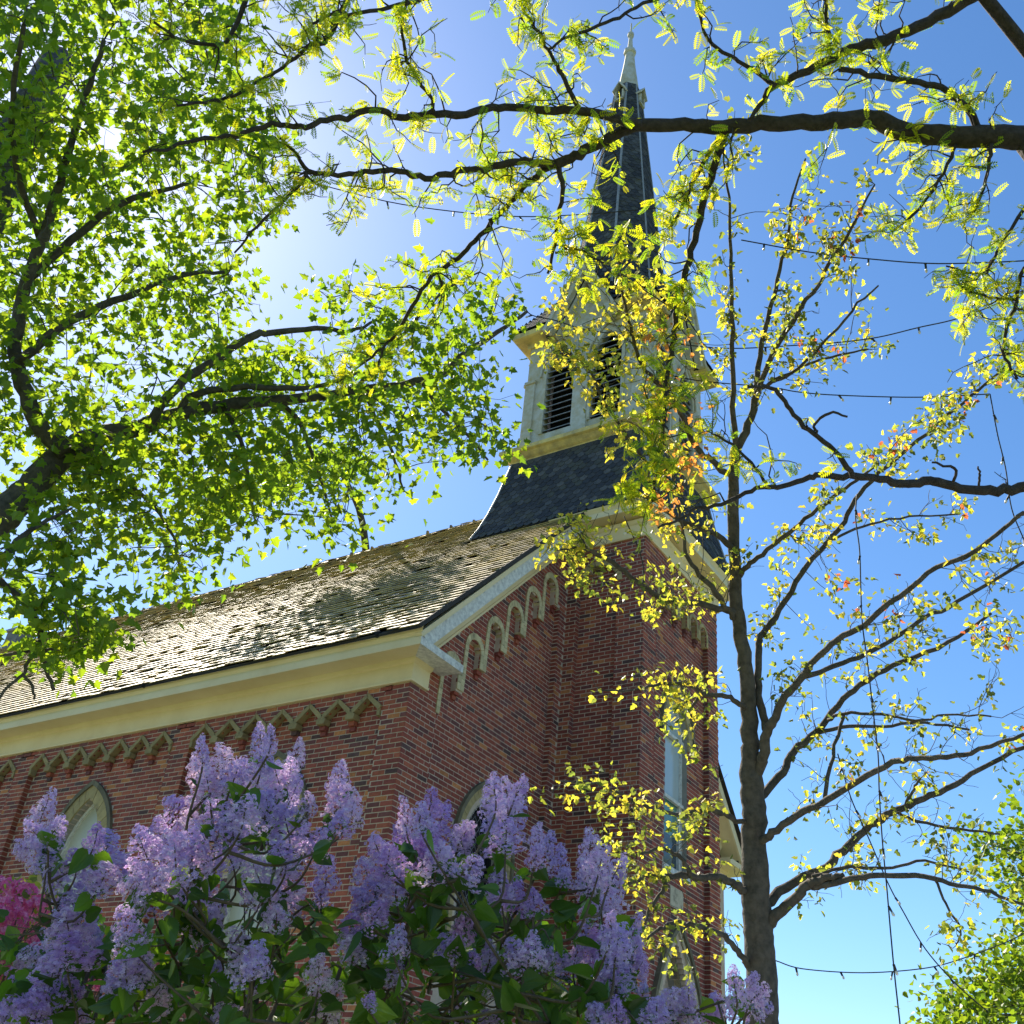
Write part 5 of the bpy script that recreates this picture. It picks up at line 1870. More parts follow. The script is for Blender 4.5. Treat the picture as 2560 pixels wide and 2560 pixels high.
yraw = [
    ([(1843, 1122, 8), (1834, 1047, 7), (1831, 898, 6), (1829, 749, 5), (1826, 600, 4), (1821, 494, 3), (1808, 371, 2)], 0, -0.3),
    ([(1843, 1122, 11), (1868, 1062, 10), (1893, 983, 9), (1893, 918, 7), (1918, 799, 6), (1943, 699, 5), (1968, 600, 4), (1981, 494, 3), (2014, 396, 2)], 0, 0.4),
    ([(1893, 983, 7), (1938, 868, 7), (1988, 794, 6), (2047, 714, 5), (2077, 650, 4.5), (2112, 600, 4), (2187, 461, 2)], 0, -0.5),
    ([(1905, 970, 5), (1923, 958, 5), (1997, 918, 4), (2072, 843, 3.5), (2147, 759, 3), (2196, 714, 2)], 0, -0.4),
    ([(1930, 955, 4), (1948, 948, 4), (2022, 908, 3.5), (2097, 888, 3), (2171, 873, 2)], 0, 0.3),
    ([(1838, 1192, 9), (1821, 1186, 8.5), (1789, 1161, 8), (1749, 1127, 7.5), (1724, 1087, 7), (1703, 1031, 6.5), (1672, 990, 6), (1637, 948, 5.5), (1610, 921, 5), (1588, 866, 4.5), (1577, 817, 4), (1559, 745, 3.5), (1552, 683, 3), (1545, 636, 2)], 0, -0.7),
    ([(1834, 1368, 8), (1819, 1360, 7.5), (1789, 1335, 7), (1749, 1320, 6.5), (1674, 1286, 5.5), (1640, 1250, 5), (1613, 1156, 4.5), (1570, 1094, 4), (1537, 1046, 3.5), (1500, 988, 3.5), (1480, 935, 3), (1445, 900, 2.5), (1397, 867, 2), (1366, 844, 1.5)], 0, -0.9),
    ([(1840, 1545, 8), (1824, 1534, 7.5), (1799, 1494, 7), (1749, 1435, 6), (1714, 1385, 5), (1707, 1315, 4), (1690, 1240, 3), (1680, 1170, 2)], 0, -0.5),
    ([(1842, 1530, 9), (1819, 1526, 8.5), (1765, 1514, 8), (1695, 1505, 7.5), (1649, 1491, 7), (1611, 1470, 7), (1569, 1437, 6.5), (1532, 1405, 6), (1490, 1382, 5), (1467, 1372, 4), (1439, 1370, 3), (1392, 1375, 2)], 0, -0.9),
    ([(1467, 1372, 3), (1453, 1344, 2.5), (1430, 1321, 2), (1418, 1290, 1.5)], -0.85, -0.9),
    ([(1870, 1770, 7), (1850, 1760, 6.5), (1816, 1741, 6), (1759, 1734, 6), (1738, 1718, 5), (1699, 1709, 4.5), (1661, 1709, 4), (1622, 1718, 3.5), (1570, 1727, 3), (1505, 1726, 2)], 0, -0.8),
    ([(1759, 1734, 4), (1735, 1760, 3.5), (1730, 1790, 3), (1745, 1815, 2)], -0.2, -0.3),
    ([(1880, 2062, 7), (1850, 2055, 6.5), (1811, 2036, 6.5), (1777, 2023, 6.5), (1738, 2029, 6), (1712, 2036, 5.5), (1661, 2030, 5), (1609, 2013, 4.5), (1570, 1995, 4), (1518, 1967, 3), (1466, 1954, 2.5), (1402, 1954, 2)], 0, -0.9),
    ([(1880, 2235, 11), (1857, 2224, 10), (1833, 2207, 9.5), (1798, 2195, 9), (1762, 2193, 8.5), (1714, 2189, 8), (1667, 2192, 7), (1619, 2188, 6), (1595, 2200, 5), (1571, 2210, 4)], 0, -0.7),
    ([(1667, 2196, 5.5), (1648, 2240, 5), (1626, 2274, 4), (1612, 2305, 3)], -0.5, -0.6),
    ([(1880, 2420, 9), (1864, 2405, 8), (1838, 2369, 7), (1805, 2336, 6.5), (1774, 2324, 6), (1726, 2312, 5.5), (1679, 2310, 5), (1643, 2326, 4), (1619, 2348, 3)], 0, -0.7),
    ([(1725, 2187, 6), (1712, 2155, 5.5), (1690, 2135, 5), (1661, 2124, 4.5), (1642, 2122, 4), (1596, 2137, 3.5), (1531, 2132, 2)], -0.4, -0.8),
    ([(1895, 2270, 13), (1924, 2251, 12), (1984, 2208, 11), (2066, 2164, 10), (2121, 2114, 9.5), (2176, 2065, 9), (2231, 2032, 8.5), (2286, 2007, 8), (2368, 1972, 7), (2450, 1922, 6), (2560, 1867, 5), (2640, 1830, 4)], 0, 0.7),
    ([(2264, 2015, 4), (2283, 1972, 3.5), (2299, 1947, 2.5)], 0.35, 0.4),
    ([(2242, 2030, 4), (2313, 2059, 3.5), (2423, 2076, 3), (2500, 2085, 2)], 0.35, 0.5),
    ([(1900, 2330, 16), (1935, 2295, 14), (1973, 2262, 12), (2011, 2218, 11.5), (2039, 2203, 10), (2075, 2193, 8), (2110, 2188, 7)], 0, -0.2),
    ([(2030, 2218, 8), (2075, 2208, 7.5), (2121, 2199, 7), (2203, 2188, 6.5), (2313, 2191, 6), (2395, 2213, 5), (2478, 2230, 4), (2560, 2262, 3)], -0.1, -0.6),
    ([(2030, 2190, 4), (2121, 2166, 4), (2149, 2169, 4), (2231, 2169, 3.5), (2313, 2153, 3), (2423, 2180, 2)], -0.1, 0.3),
    ([(2335, 2195, 3.5), (2368, 2262, 3), (2401, 2323, 2.5), (2390, 2360, 1.5)], -0.4, -0.5),
    ([(1895, 2110, 10), (1915, 2098, 9.5), (1940, 2076, 9), (2011, 2027, 8.5), (2066, 1999, 8), (2149, 1950, 7.5), (2231, 1906, 7), (2286, 1895, 6.5), (2368, 1892, 6), (2450, 1873, 5), (2560, 1835, 4)], 0, -0.8),
    ([(1890, 2000, 11), (1913, 1983, 10), (1957, 1928, 9.5), (1984, 1879, 9), (2039, 1835, 8.5), (2094, 1763, 7.5), (2149, 1714, 7), (2192, 1684, 6.5), (2286, 1643, 5.5), (2395, 1593, 4.5), (2478, 1533, 3.5)], 0, 0.8),
    ([(2045, 1832, 5), (2121, 1818, 4.5), (2203, 1813, 4), (2313, 1807, 3.5), (2423, 1824, 2.5)], 0.3, 0.9),
    ([(2070, 1800, 4.5), (2110, 1785, 4), (2203, 1785, 3.5), (2286, 1802, 3), (2368, 1788, 2.5), (2478, 1791, 2)], 0.3, -0.2),
    ([(1886, 1960, 14), (1907, 1895, 13), (1918, 1829, 12), (1940, 1791, 10.5), (1962, 1741, 9.5), (2006, 1692, 9), (2039, 1648, 8), (2094, 1599, 7.5), (2161, 1560, 7), (2250, 1490, 6.5), (2345, 1420, 6), (2415, 1390, 5.5), (2494, 1335, 5), (2560, 1281, 4.5)], 0, -0.9),
    ([(2006, 1692, 7), (2066, 1673, 6.5), (2149, 1643, 6), (2231, 1599, 5.5), (2313, 1544, 5), (2395, 1505, 4.5), (2560, 1405, 4)], -0.2, 0.9),
    ([(1918, 1829, 10), (1907, 1790, 9.5), (1896, 1719, 9), (1896, 1621, 8.5), (1907, 1582, 8), (1935, 1544, 7.5), (1988, 1455, 7), (2032, 1395, 6.5), (2097, 1325, 6), (2137, 1251, 5.5), (2196, 1181, 5), (2296, 1102, 4.5), (2370, 1037, 4), (2445, 978, 3.5), (2519, 908, 2.5)], -0.05, 0.6),
    ([(1850, 1440, 7), (1868, 1415, 6.5), (1908, 1385, 6), (1968, 1335, 5.5), (2027, 1286, 5), (2072, 1251, 4.5), (2127, 1211, 4), (2196, 1161, 2.5)], 0, -0.4),
    ([(2060, 1360, 4), (2120, 1330, 3.5), (2200, 1305, 3), (2300, 1290, 2.5), (2400, 1285, 2)], 0.2, 0.4),
    ([(2110, 1790, 4), (2080, 1890, 4.5), (2062, 1995, 5)], 0.2, -0.1),
]
YL = []
for pts, a, b in yraw:
    P, rad = px_limb(pts, DY + a, DY + b)
    YL.append((P, rad))
    build_limb(young, P, rad, M['bark_maple'], 8 if rad[0] > 0.018 else 6)
twigs = MB()
LR, LL_, LS, LI = [], [], [], []


def y_palette(px, py):
    """0 gold, 1 yellow green, 2 olive, 3 bronze, 4 red samaras"""
    if 1620 < px < 1760 and 780 < py < 1300 and rng.random() < 0.42:
        return 3
    if px > 2000 and 500 < py < 2000 and rng.random() < 0.035:
        return 4
    if px < 1800:
        return int(rng.choice(3, p=(0.58, 0.30, 0.12))) if py < 1400 else int(rng.choice(3, p=(0.30, 0.35, 0.35)))
    return int(rng.choice(3, p=(0.26, 0.28, 0.46)))


def y_cluster(p, n, spread=0.04, s0=0.03, s1=0.055):
    px, py, _ = project(p)
    k = y_palette(px, py)
    for _ in range(n):
        o = rng.normal(size=3) * spread
        ax = nrm(o + np.array([0, 0, -0.045]))
        LR.append(rand_rots(1, 0.6, [ax])[0])
        LL_.append(p + o)
        LS.append(rng.uniform(s0, s1))
        LI.append(k if rng.random() < 0.8 else y_palette(px, py))


def y_twig(p, d, L, r, leafy, depth=0):
    tp, tr = twig_from(p, d, L, r, 6, 0.30, -0.02)
    twigs.tube(tp, tr, 4)
    for q in range(2, 7):
        if rng.random() < leafy:
            y_cluster(tp[q], int(rng.integers(3, 8)))
    if depth < 1:
        for _ in range(2):
            q = int(rng.integers(1, 6))
            y_twig(tp[q], side_dir(tp, q, 0.6, 0.1), L * 0.5, r * 0.6, leafy, depth + 1)


for P, rad in YL:
    ln = np.linalg.norm(np.diff(P, axis=0), axis=1).sum()
    mid = project(P[len(P) // 2])
    left = mid[0] < 1800
    leafy = (0.24 if mid[1] < 1500 else 0.15) if left else (0.30 if mid[1] < 1500 else 0.13)
    n_t = int(ln * (7 if left else 6)) + 1
    for _ in range(n_t):
        i = int(rng.integers(len(P) // 5, len(P)))
        y_twig(P[i], side_dir(P, i, 0.7, 0.15), rng.uniform(0.12, 0.42), 0.0032, leafy)
    if left:
        for i in range(len(P) // 2, len(P), 2):
            if rng.random() < 0.5:
                y_cluster(P[i], 4, 0.05)
for i in range(20, 60):
    if rng.random() < 0.4:
        pass
# thick golden tufts before the tower and the brick facade
GOLD = [
    ([(1390, 560), (1560, 600), (1690, 560), (1720, 760), (1760, 960), (1760, 1130), (1800, 1330), (1700, 1420), (1580, 1300), (1540, 1150), (1480, 1000), (1400, 880), (1360, 790), (1420, 700)], 62, 6.9, 8.0),
    ([(1330, 830), (1500, 760), (1560, 900), (1470, 960), (1380, 880)], 9, 6.9, 7.3),
    ([(1330, 1385), (1430, 1290), (1560, 1370), (1660, 1440), (1760, 1480), (1700, 1560), (1560, 1530), (1460, 1480), (1400, 1420)], 17, 7.0, 7.9),
    ([(1480, 1710), (1640, 1690), (1800, 1720), (1800, 1840), (1700, 1860), (1600, 1760)], 11, 7.1, 8.0),
    ([(1370, 1930), (1480, 1920), (1660, 2000), (1800, 2010), (1790, 2080), (1620, 2080), (1500, 2010), (1380, 1990)], 8, 7.1, 8.0),
    ([(1500, 2060), (1640, 2040), (1780, 2060), (1760, 2170), (1600, 2200), (1520, 2150)], 5, 7.2, 8.0),
    ([(1920, 520), (2180, 420), (2300, 520), (2200, 740), (2080, 900), (1960, 880)], 26, 7.6, 8.4),
    ([(2180, 1180), (2330, 950), (2480, 950), (2560, 850), (2560, 1000), (2420, 1100), (2260, 1220)], 26, 7.6, 8.6),
    ([(2000, 1500), (2200, 1380), (2400, 1560), (2300, 1700), (2050, 1640)], 20, 7.5, 8.6),
    ([(2430, 1560), (2560, 1520), (2560, 1640), (2450, 1640)], 12, 7.8, 8.7),
]
ynodes = np.vstack([P for P, r in YL])
for poly, n, a, b in GOLD:
    for x, y in sample_poly(poly, n):
        c0 = at(x, y, rng.uniform(a, b))
        j = ynodes[np.argmin(np.linalg.norm(ynodes - c0, axis=1))]
        tp = spline([j, (j + c0) / 2 + rng.normal(size=3) * 0.03, c0], 3)
        twigs.tube(tp, np.linspace(0.0032, 0.0016, len(tp)), 4)
        ynodes = np.vstack([ynodes, tp[2:]])
        y_cluster(tp[-2], int(rng.integers(2, 6)), 0.035)
        y_cluster(c0, int(rng.integers(5, 10)), 0.05)
twigs.build('twigs', M['bark_maple'], young, kind='stuff', smooth=True, colour=False)
foliage(young, T_SMALL, LR, LL_, LS, LI, [(0.52, 0.47, 0.09), (0.34, 0.39, 0.08), (0.15, 0.19, 0.06), (0.50, 0.22, 0.09), (0.40, 0.11, 0.08)], M['leaf_young'])

# ---- green tree far right ------------------------------------------------------------
fb = at(2950, 2400, 24)
fb[2] = 0
far = thing('distant_green_tree', 'bright green leafy tree crown at the lower right edge behind the light strings', 'tree', fb)
ftop = at(2900, 1950, 24)
build_limb(far, np.array([fb, fb * 0.5 + ftop * 0.5 + np.array([0.2, 0, 0]), ftop]), [0.35, 0.27, 0.12], M['bark_maple'], 12, 'trunk')
FC = [([(2375, 2015), (2440, 2040), (2490, 2075), (2530, 2010), (2620, 1950), (2750, 1960), (2750, 2330), (2600, 2300), (2530, 2250), (2440, 2190), (2500, 2150), (2420, 2090)], 46, 22.5, 25.5),
      ([(2620, 2280), (2530, 2330), (2460, 2360), (2460, 2410), (2380, 2460), (2340, 2560), (2330, 2640), (2750, 2640), (2750, 2280)], 80, 22.0, 25.5)]
twigs = MB()
LR, LL_, LS, LI = [], [], [], []
for poly, n, a, b in FC:
    for x, y in sample_poly(poly, n):
        c0 = at(x, y, rng.uniform(a, b))
        hub = at(2850, min(2500, y + 120), 24)
        tp = spline([hub, (hub + c0) / 2 + rng.normal(size=3) * 0.15, c0], 4)
        twigs.tube(tp, np.linspace(0.035, 0.006, len(tp)), 5)
        n_l = int(rng.integers(50, 95))
        off = rng.normal(size=(n_l, 3)) * rng.uniform(0.22, 0.42) * (1, 1, 0.7)
        LR += list(rand_rots(n_l, 0.8))
        LL_ += list(c0 + off)
        LS += list(rng.uniform(0.08, 0.14, n_l))
        LI += list(rng.choice(3, size=n_l))
twigs.build('branches', M['bark_maple'], far, kind='stuff', smooth=True, colour=False)
foliage(far, T_FAR, LR, LL_, LS, LI, [(0.13, 0.20, 0.03), (0.17, 0.24, 0.035), (0.09, 0.16, 0.03)], M['leaf_far'], n_obj=300)

# ---- light strings ----------------------------------------------------------------------
def light_string(pts, d0, d1, label, step=0.34, n_sub=6):
    A = np.array([(x, y, 1) for x, y in pts], float)
    Q = spline(A, n_sub)
    D = np.linspace(d0, d1, len(Q))
    P = np.array([at(x, y, d) for (x, y, _), d in zip(Q, D)])
    e = thing('light_string', label, 'string lights', P[0], 'strings of small bulbs hung between the trees')
    mb = MB()
    mb.tube(P, 0.0045, 5)
    mb.build('cable', M['wire'], e, smooth=True, colour=False)
    acc = 0.2
    for i in range(1, len(P)):
        acc += np.linalg.norm(P[i] - P[i - 1])
        if acc > step:
            acc = rng.uniform(-0.04, 0.04)
            dn = nrm(np.array([rng.normal() * 0.5, rng.normal() * 0.5, -1.0]))
            mb = MB()
            mb.tube([P[i], P[i] + dn * 0.035], [0.008, 0.007], 6)
            s = mb.build('socket', M['wire'], e, colour=False)
            mb = MB()
            mb.tube([P[i] + dn * 0.035, P[i] + dn * 0.045, P[i] + dn * 0.058, P[i] + dn * 0.064], [0.005, 0.009, 0.008, 0.003], 7)
            mb.build('bulb', M['bulb'], s, smooth=True, colour=False)


light_string([(1310, 765), (1330, 788), (1388, 801), (1463, 824), (1560, 838), (1680, 858), (1824, 871), (1997, 863), (2097, 856), (2196, 843), (2296, 819), (2395, 796), (2509, 752), (2600, 700)], 9.0, 7.6, 'string of small bulbs crossing the belfry louvers and rising to the right')
light_string([(1853, 600), (2022, 630), (2171, 647), (2345, 659), (2560, 652), (2620, 645)], 8.0, 7.8, 'nearly level bulb string near the top right, above the one crossing the belfry')
light_string([(1640, 930), (1750, 952), (1923, 968), (1997, 980), (2097, 988), (2296, 993), (2475, 985)], 8.2, 8.4, 'level bulb string against the sky right of the belfry base')
light_string([(2475, 985), (2494, 1087), (2514, 1171), (2529, 1271), (2560, 1350)], 8.4, 8.3, 'bulb string hanging steeply at the right edge over the thick bare limb', 0.3)
light_string([(2142, 1236), (2139, 1296), (2149, 1375), (2152, 1470), (2156, 1560), (2170, 1665), (2181, 1763), (2195, 1884), (2198, 1977), (2206, 2103), (2217, 2219), (2225, 2312), (2236, 2432), (2250, 2560), (2262, 2680)], 7.6, 7.0, 'long bulb string hanging straight down right of the young maple trunk', 0.3)
light_string([(2094, 1884), (2127, 1994), (2170, 2092), (2220, 2208), (2258, 2279), (2313, 2372), (2390, 2460), (2470, 2530)], 7.8, 8.6, 'bulb string slanting down to the right past the hanging one', 0.3)
light_string([(1905, 2395), (1940, 2402), (2006, 2422), (2154, 2432), (2302, 2422), (2395, 2400), (2527, 2350), (2640, 2290)], 8.0, 10.5, 'lowest bulb string sagging from the young maple trunk to the right edge', 0.4)
light_string([(700, 440), (800, 462), (1006, 511), (1262, 540), (1459, 536), (1640, 520)], 9.4, 8.6, 'thin bulb string crossing the sky left of the spire', 0.5)
light_string([(1610, 1500), (1605, 1400), (1560, 1290)], 7.6, 7.6, 'short bulb string hanging in front of the tower corner below its cornice', 0.3)

# ---- lilacs -----------------------------------------------------------------------------------
def floret():
    V, F = [], []
    for k in range(4):
        a = k * math.pi / 2
        c, s = math.cos(a), math.sin(a)
        b = len(V)
        for x, y, z in ((0.0, 0.06, 0.0), (0.26, 0.30, 0.10), (0.0, 0.62, 0.05), (-0.26, 0.30, 0.10)):
            V.append((c * x - s * y, s * x + c * y, z))
        F.append([b, b + 1, b + 2, b + 3])
    return np.array(V), F


T_FLO = floret()
PAN = []
PCOL = [((0.66, 0.53, 0.84), (0.78, 0.68, 0.90), (0.54, 0.38, 0.74)), ((0.76, 0.62, 0.86), (0.86, 0.77, 0.92), (0.64, 0.44, 0.74)),
        ((0.62, 0.43, 0.78), (0.74, 0.58, 0.86), (0.50, 0.30, 0.66)), ((0.84, 0.70, 0.88), (0.92, 0.82, 0.94), (0.74, 0.52, 0.76)),
        ((0.66, 0.40, 0.68), (0.76, 0.54, 0.76), (0.54, 0.28, 0.58))]


def make_panicle(v):
    """0.2 m long flower spike along +z, made of rounded side sprays"""
    lobes = []
    n_l = 17
    for i in range(n_l):
        t = (i + 0.5) / n_l
        a = i * 2.4 + rng.uniform(-0.5, 0.5)
        R_ = 0.050 * (1 - t) ** 0.45 * (0.6 + 0.55 * rng.random())
        lobes.append((np.array([R_ * math.cos(a), R_ * math.sin(a), 0.022 + 0.145 * t + rng.uniform(-0.01, 0.01)]), 0.034 * (1 - 0.42 * t) * rng.uniform(0.75, 1.2)))
    lobes.append((np.array([rng.uniform(-0.012, 0.012), rng.uniform(-0.012, 0.012), 0.178]), 0.020))
    LRo, Lp, Ls, Lc = [], [], [], []
    pal = PCOL[v % len(PCOL)]
    for c, r in lobes:
        n_f = int(30 * (r / 0.03) ** 1.5) + 6
        q = rng.normal(size=(n_f, 3))
        q /= np.linalg.norm(q, axis=1)[:, None]
        for d in q:
            if (d @ nrm(c * (1, 1, 0) + np.array([0, 0, 0.004]))) < -0.55:
                continue
            p = c + d * r * rng.uniform(0.72, 1.05) * (1, 1, 1.2)
            z = nrm(d + rng.normal(size=3) * 0.25)
            y = nrm(np.cross(z, rng.normal(size=3)))
            LRo.append(np.stack([np.cross(y, z), y, z], axis=1))
            Lp.append(p)
            bud = rng.random() < 0.16
            Ls.append(rng.uniform(0.0065, 0.0085) if bud else rng.uniform(0.0115, 0.016))
            Lc.append(np.array(pal[2]) * 0.75 if bud else np.array(pal[0 if rng.random() < 0.6 else (1 if rng.random() < 0.6 else 2)]) * rng.uniform(0.9, 1.08))
    return scatter('flower_panicle', T_FLO, np.array(LRo), np.array(Lp), np.array(Ls), np.array(Lc), M['petal'], False)


for v in range(10):
    PAN.append(make_panicle(v))
STEMP = (0.16, 0.11, 0.065)
LILAC = {
    'left': dict(base=at(150, 2560, 3.9), d=(3.6, 4.3), tone=(0, 1, 2), label='lilac bush at far left beside the pink blossoms, blue-mauve flower spikes', spikes=[
        (112, 2030, 62, 100, 15), (140, 2075, 50, 70, 30), (85, 2080, 50, 60, -30), (68, 2122, 75, 60, -55), (110, 2140, 60, 60, -20), (265, 2117, 85, 70, 20), (240, 2090, 45, 60, 10), (182, 2154, 60, 60, -5),
        (261, 2187, 80, 55, 40), (225, 2200, 70, 50, 20), (140, 2205, 60, 60, -25), (300, 2160, 60, 70, 10), (191, 2270, 100, 100, 5), (170, 2320, 90, 90, -10), (220, 2340, 70, 60, 20), (165, 2380, 110, 80, 0),
        (93, 2410, 110, 90, -20), (130, 2440, 110, 80, 10), (60, 2450, 90, 80, -30), (37, 2500, 110, 90, -10), (90, 2520, 110, 80, 20), (20, 2540, 100, 80, 0), (170, 2470, 70, 60, 20), (233, 2373, 55, 50, 30), (140, 2560, 90, 70, 10), (200, 2555, 60, 60, 20)]),
    'middle': dict(base=at(640, 2560, 3.6), d=(3.1, 3.9), tone=(0, 1, 3, 0), label='tallest lilac bush, before the left brick wall, pale lavender flower spikes', spikes=[
        (447, 2028, 95, 80, -50), (480, 2050, 60, 60, -20), (360, 2120, 90, 100, -35), (400, 2100, 80, 100, -5), (440, 2140, 110, 110, 10), (480, 2110, 80, 100, 10), (500, 2170, 90, 100, 20), (335, 2225, 85, 70, -55), (375, 2195, 70, 70, -20), (396, 2256, 60, 60, 20),
        (489, 2215, 100, 90, 15), (450, 2190, 90, 80, -10), (480, 2290, 100, 90, -20), (520, 2300, 80, 90, 20), (321, 2320, 75, 95, -25), (310, 2360, 60, 60, -30), (317, 2424, 90, 75, 0), (350, 2410, 70, 70, 25), (335, 2470, 90, 70, -15), (396, 2499, 65, 60, 20), (280, 2475, 60, 55, -20),
        (503, 1880, 42, 75, -8), (492, 1925, 55, 60, -25), (554, 1905, 75, 85, 5), (590, 1935, 70, 80, 15), (520, 1965, 80, 80, -15), (575, 1985, 95, 100, 0), (545, 2020, 80, 70, -10), (650, 1845, 42, 70, -6), (675, 1848, 38, 66, 10), (655, 1905, 70, 85, 0), (690, 1940, 75, 80, 18), (640, 1960, 85, 90, -10), (740, 1888, 42, 80, 14), (722, 1935, 60, 75, 15), (736, 1975, 45, 70, 15),
        (610, 2030, 90, 80, 5), (665, 2010, 80, 80, 5), (717, 2005, 70, 70, 15), (768, 2010, 45, 60, 12), (852, 1950, 60, 95, 6), (845, 2000, 75, 90, -5), (880, 2020, 60, 80, 15), (850, 2060, 60, 60, 0),
        (575, 2060, 90, 90, -10), (600, 2110, 90, 90, 5), (570, 2140, 75, 70, -20), (715, 2070, 85, 100, -5), (750, 2105, 90, 90, 10), (700, 2140, 80, 70, -15), (795, 2105, 60, 70, 25), (640, 2190, 85, 100, -10), (665, 2230, 80, 70, 10), (720, 2200, 75, 110, 5), (735, 2250, 60, 70, 15), (815, 2185, 62, 85, 5), (801, 2240, 45, 55, 0),
        (605, 2380, 85, 110, -10), (640, 2400, 75, 90, 15), (610, 2430, 70, 60, -5), (796, 2430, 62, 75, 0), (800, 2505, 70, 80, -10), (835, 2500, 55, 75, 15), (560, 2545, 80, 60, -15), (610, 2540, 70, 60, 15), (690, 2290, 60, 60, 0), (540, 2430, 50, 50, 10)]),
    'right': dict(base=at(1160, 2560, 3.5), d=(3.0, 3.8), tone=(0, 2, 1, 0), label='wide lilac bush before the church corner and tower, deep violet flower spikes', spikes=[
        (1078, 2010, 55, 80, 5), (1105, 2045, 60, 80, 20), (1055, 2050, 60, 80, -5), (1013, 2040, 46, 90, -6), (1010, 2095, 70, 80, -10), (947, 2125, 70, 80, -15), (975, 2150, 80, 80, 5), (920, 2190, 80, 90, -25), (945, 2220, 80, 80, 0), (1039, 2135, 100, 100, 5), (1075, 2105, 80, 90, 10), (1030, 2190, 90, 80, -10), (1048, 2250, 60, 80, 5), (1000, 2200, 80, 70, -10),
        (1096, 2150, 90, 90, 10), (1150, 2110, 70, 95, 10), (1130, 2170, 90, 70, 20), (1175, 2175, 75, 70, 30), (1165, 2080, 55, 70, 15), (910, 2260, 75, 80, -15), (945, 2285, 60, 70, 10), (880, 2320, 70, 70, -15), (915, 2340, 70, 60, 10), (880, 2370, 60, 60, -10),
        (1235, 1985, 62, 95, -8), (1265, 1990, 60, 90, 4), (1298, 1975, 50, 80, 10), (1285, 2035, 70, 80, 15), (1245, 2045, 75, 90, -8), (1265, 2090, 85, 80, 5), (1235, 2110, 60, 60, -10), (1250, 2215, 70, 85, -10), (1285, 2235, 65, 80, 10), (1240, 2250, 55, 60, -15), (1345, 2090, 42, 70, -5), (1370, 2115, 42, 70, 10), (1340, 2140, 45, 60, 0), (1400, 2150, 48, 70, 10), (1412, 2190, 40, 50, 15), (1334, 2250, 50, 60, 10),
        (1475, 2120, 62, 90, -4), (1500, 2160, 75, 90, 8), (1465, 2190, 65, 80, -10), (1540, 2180, 62, 85, 18), (1520, 2230, 75, 80, 10), (1470, 2245, 70, 70, -15), (1500, 2265, 60, 60, 5),
        (1525, 2320, 50, 75, -5), (1545, 2355, 85, 90, 5), (1500, 2370, 85, 90, -10), (1582, 2335, 52, 95, 12), (1580, 2390, 75, 80, 15), (1535, 2420, 85, 80, 0), (1466, 2345, 60, 70, -25), (1490, 2420, 70, 70, -10), (1520, 2460, 75, 70, 5), (1598, 2420, 50, 60, 35),
        (1162, 2317, 58, 85, 12), (1115, 2380, 65, 75, -10), (1140, 2360, 45, 60, 10), (1180, 2410, 52, 60, 10), (1228, 2425, 55, 85, 5), (1290, 2385, 70, 70, -15), (1330, 2375, 70, 80, 15), (1360, 2390, 55, 60, 25), (1300, 2420, 60, 55, 0), (1410, 2415, 55, 60, -15), (1440, 2390, 45, 60, 15), (1224, 2375, 42, 50, 0),
        (995, 2350, 55, 75, 0), (985, 2430, 60, 60, 5), (925, 2498, 36, 36, 0), (1140, 2505, 32, 60, 0), (1155, 2540, 42, 50, 10), (1490, 2535, 60, 55, -10), (1541, 2530, 52, 65, 0), (1605, 2505, 50, 75, -5), (1640, 2530, 75, 65, 10), (1675, 2505, 60, 75, 5), (1720, 2490, 46, 65, 8), (1715, 2540, 70, 60, 10), (1000, 2545, 40, 40, 0), (1220, 2550, 55, 45, 0),
        (1835, 2470, 45, 90, -8), (1850, 2510, 50, 70, 0), (1880, 2455, 36, 62, 14), (1895, 2490, 60, 62, 45), (1905, 2520, 50, 45, 60), (1798, 2512, 62, 62, -15), (1770, 2530, 55, 50, -10)]),
}
HEART_PAL = [(0.055, 0.115, 0.030), (0.075, 0.15, 0.030), (0.045, 0.09, 0.028), (0.12, 0.19, 0.030)]
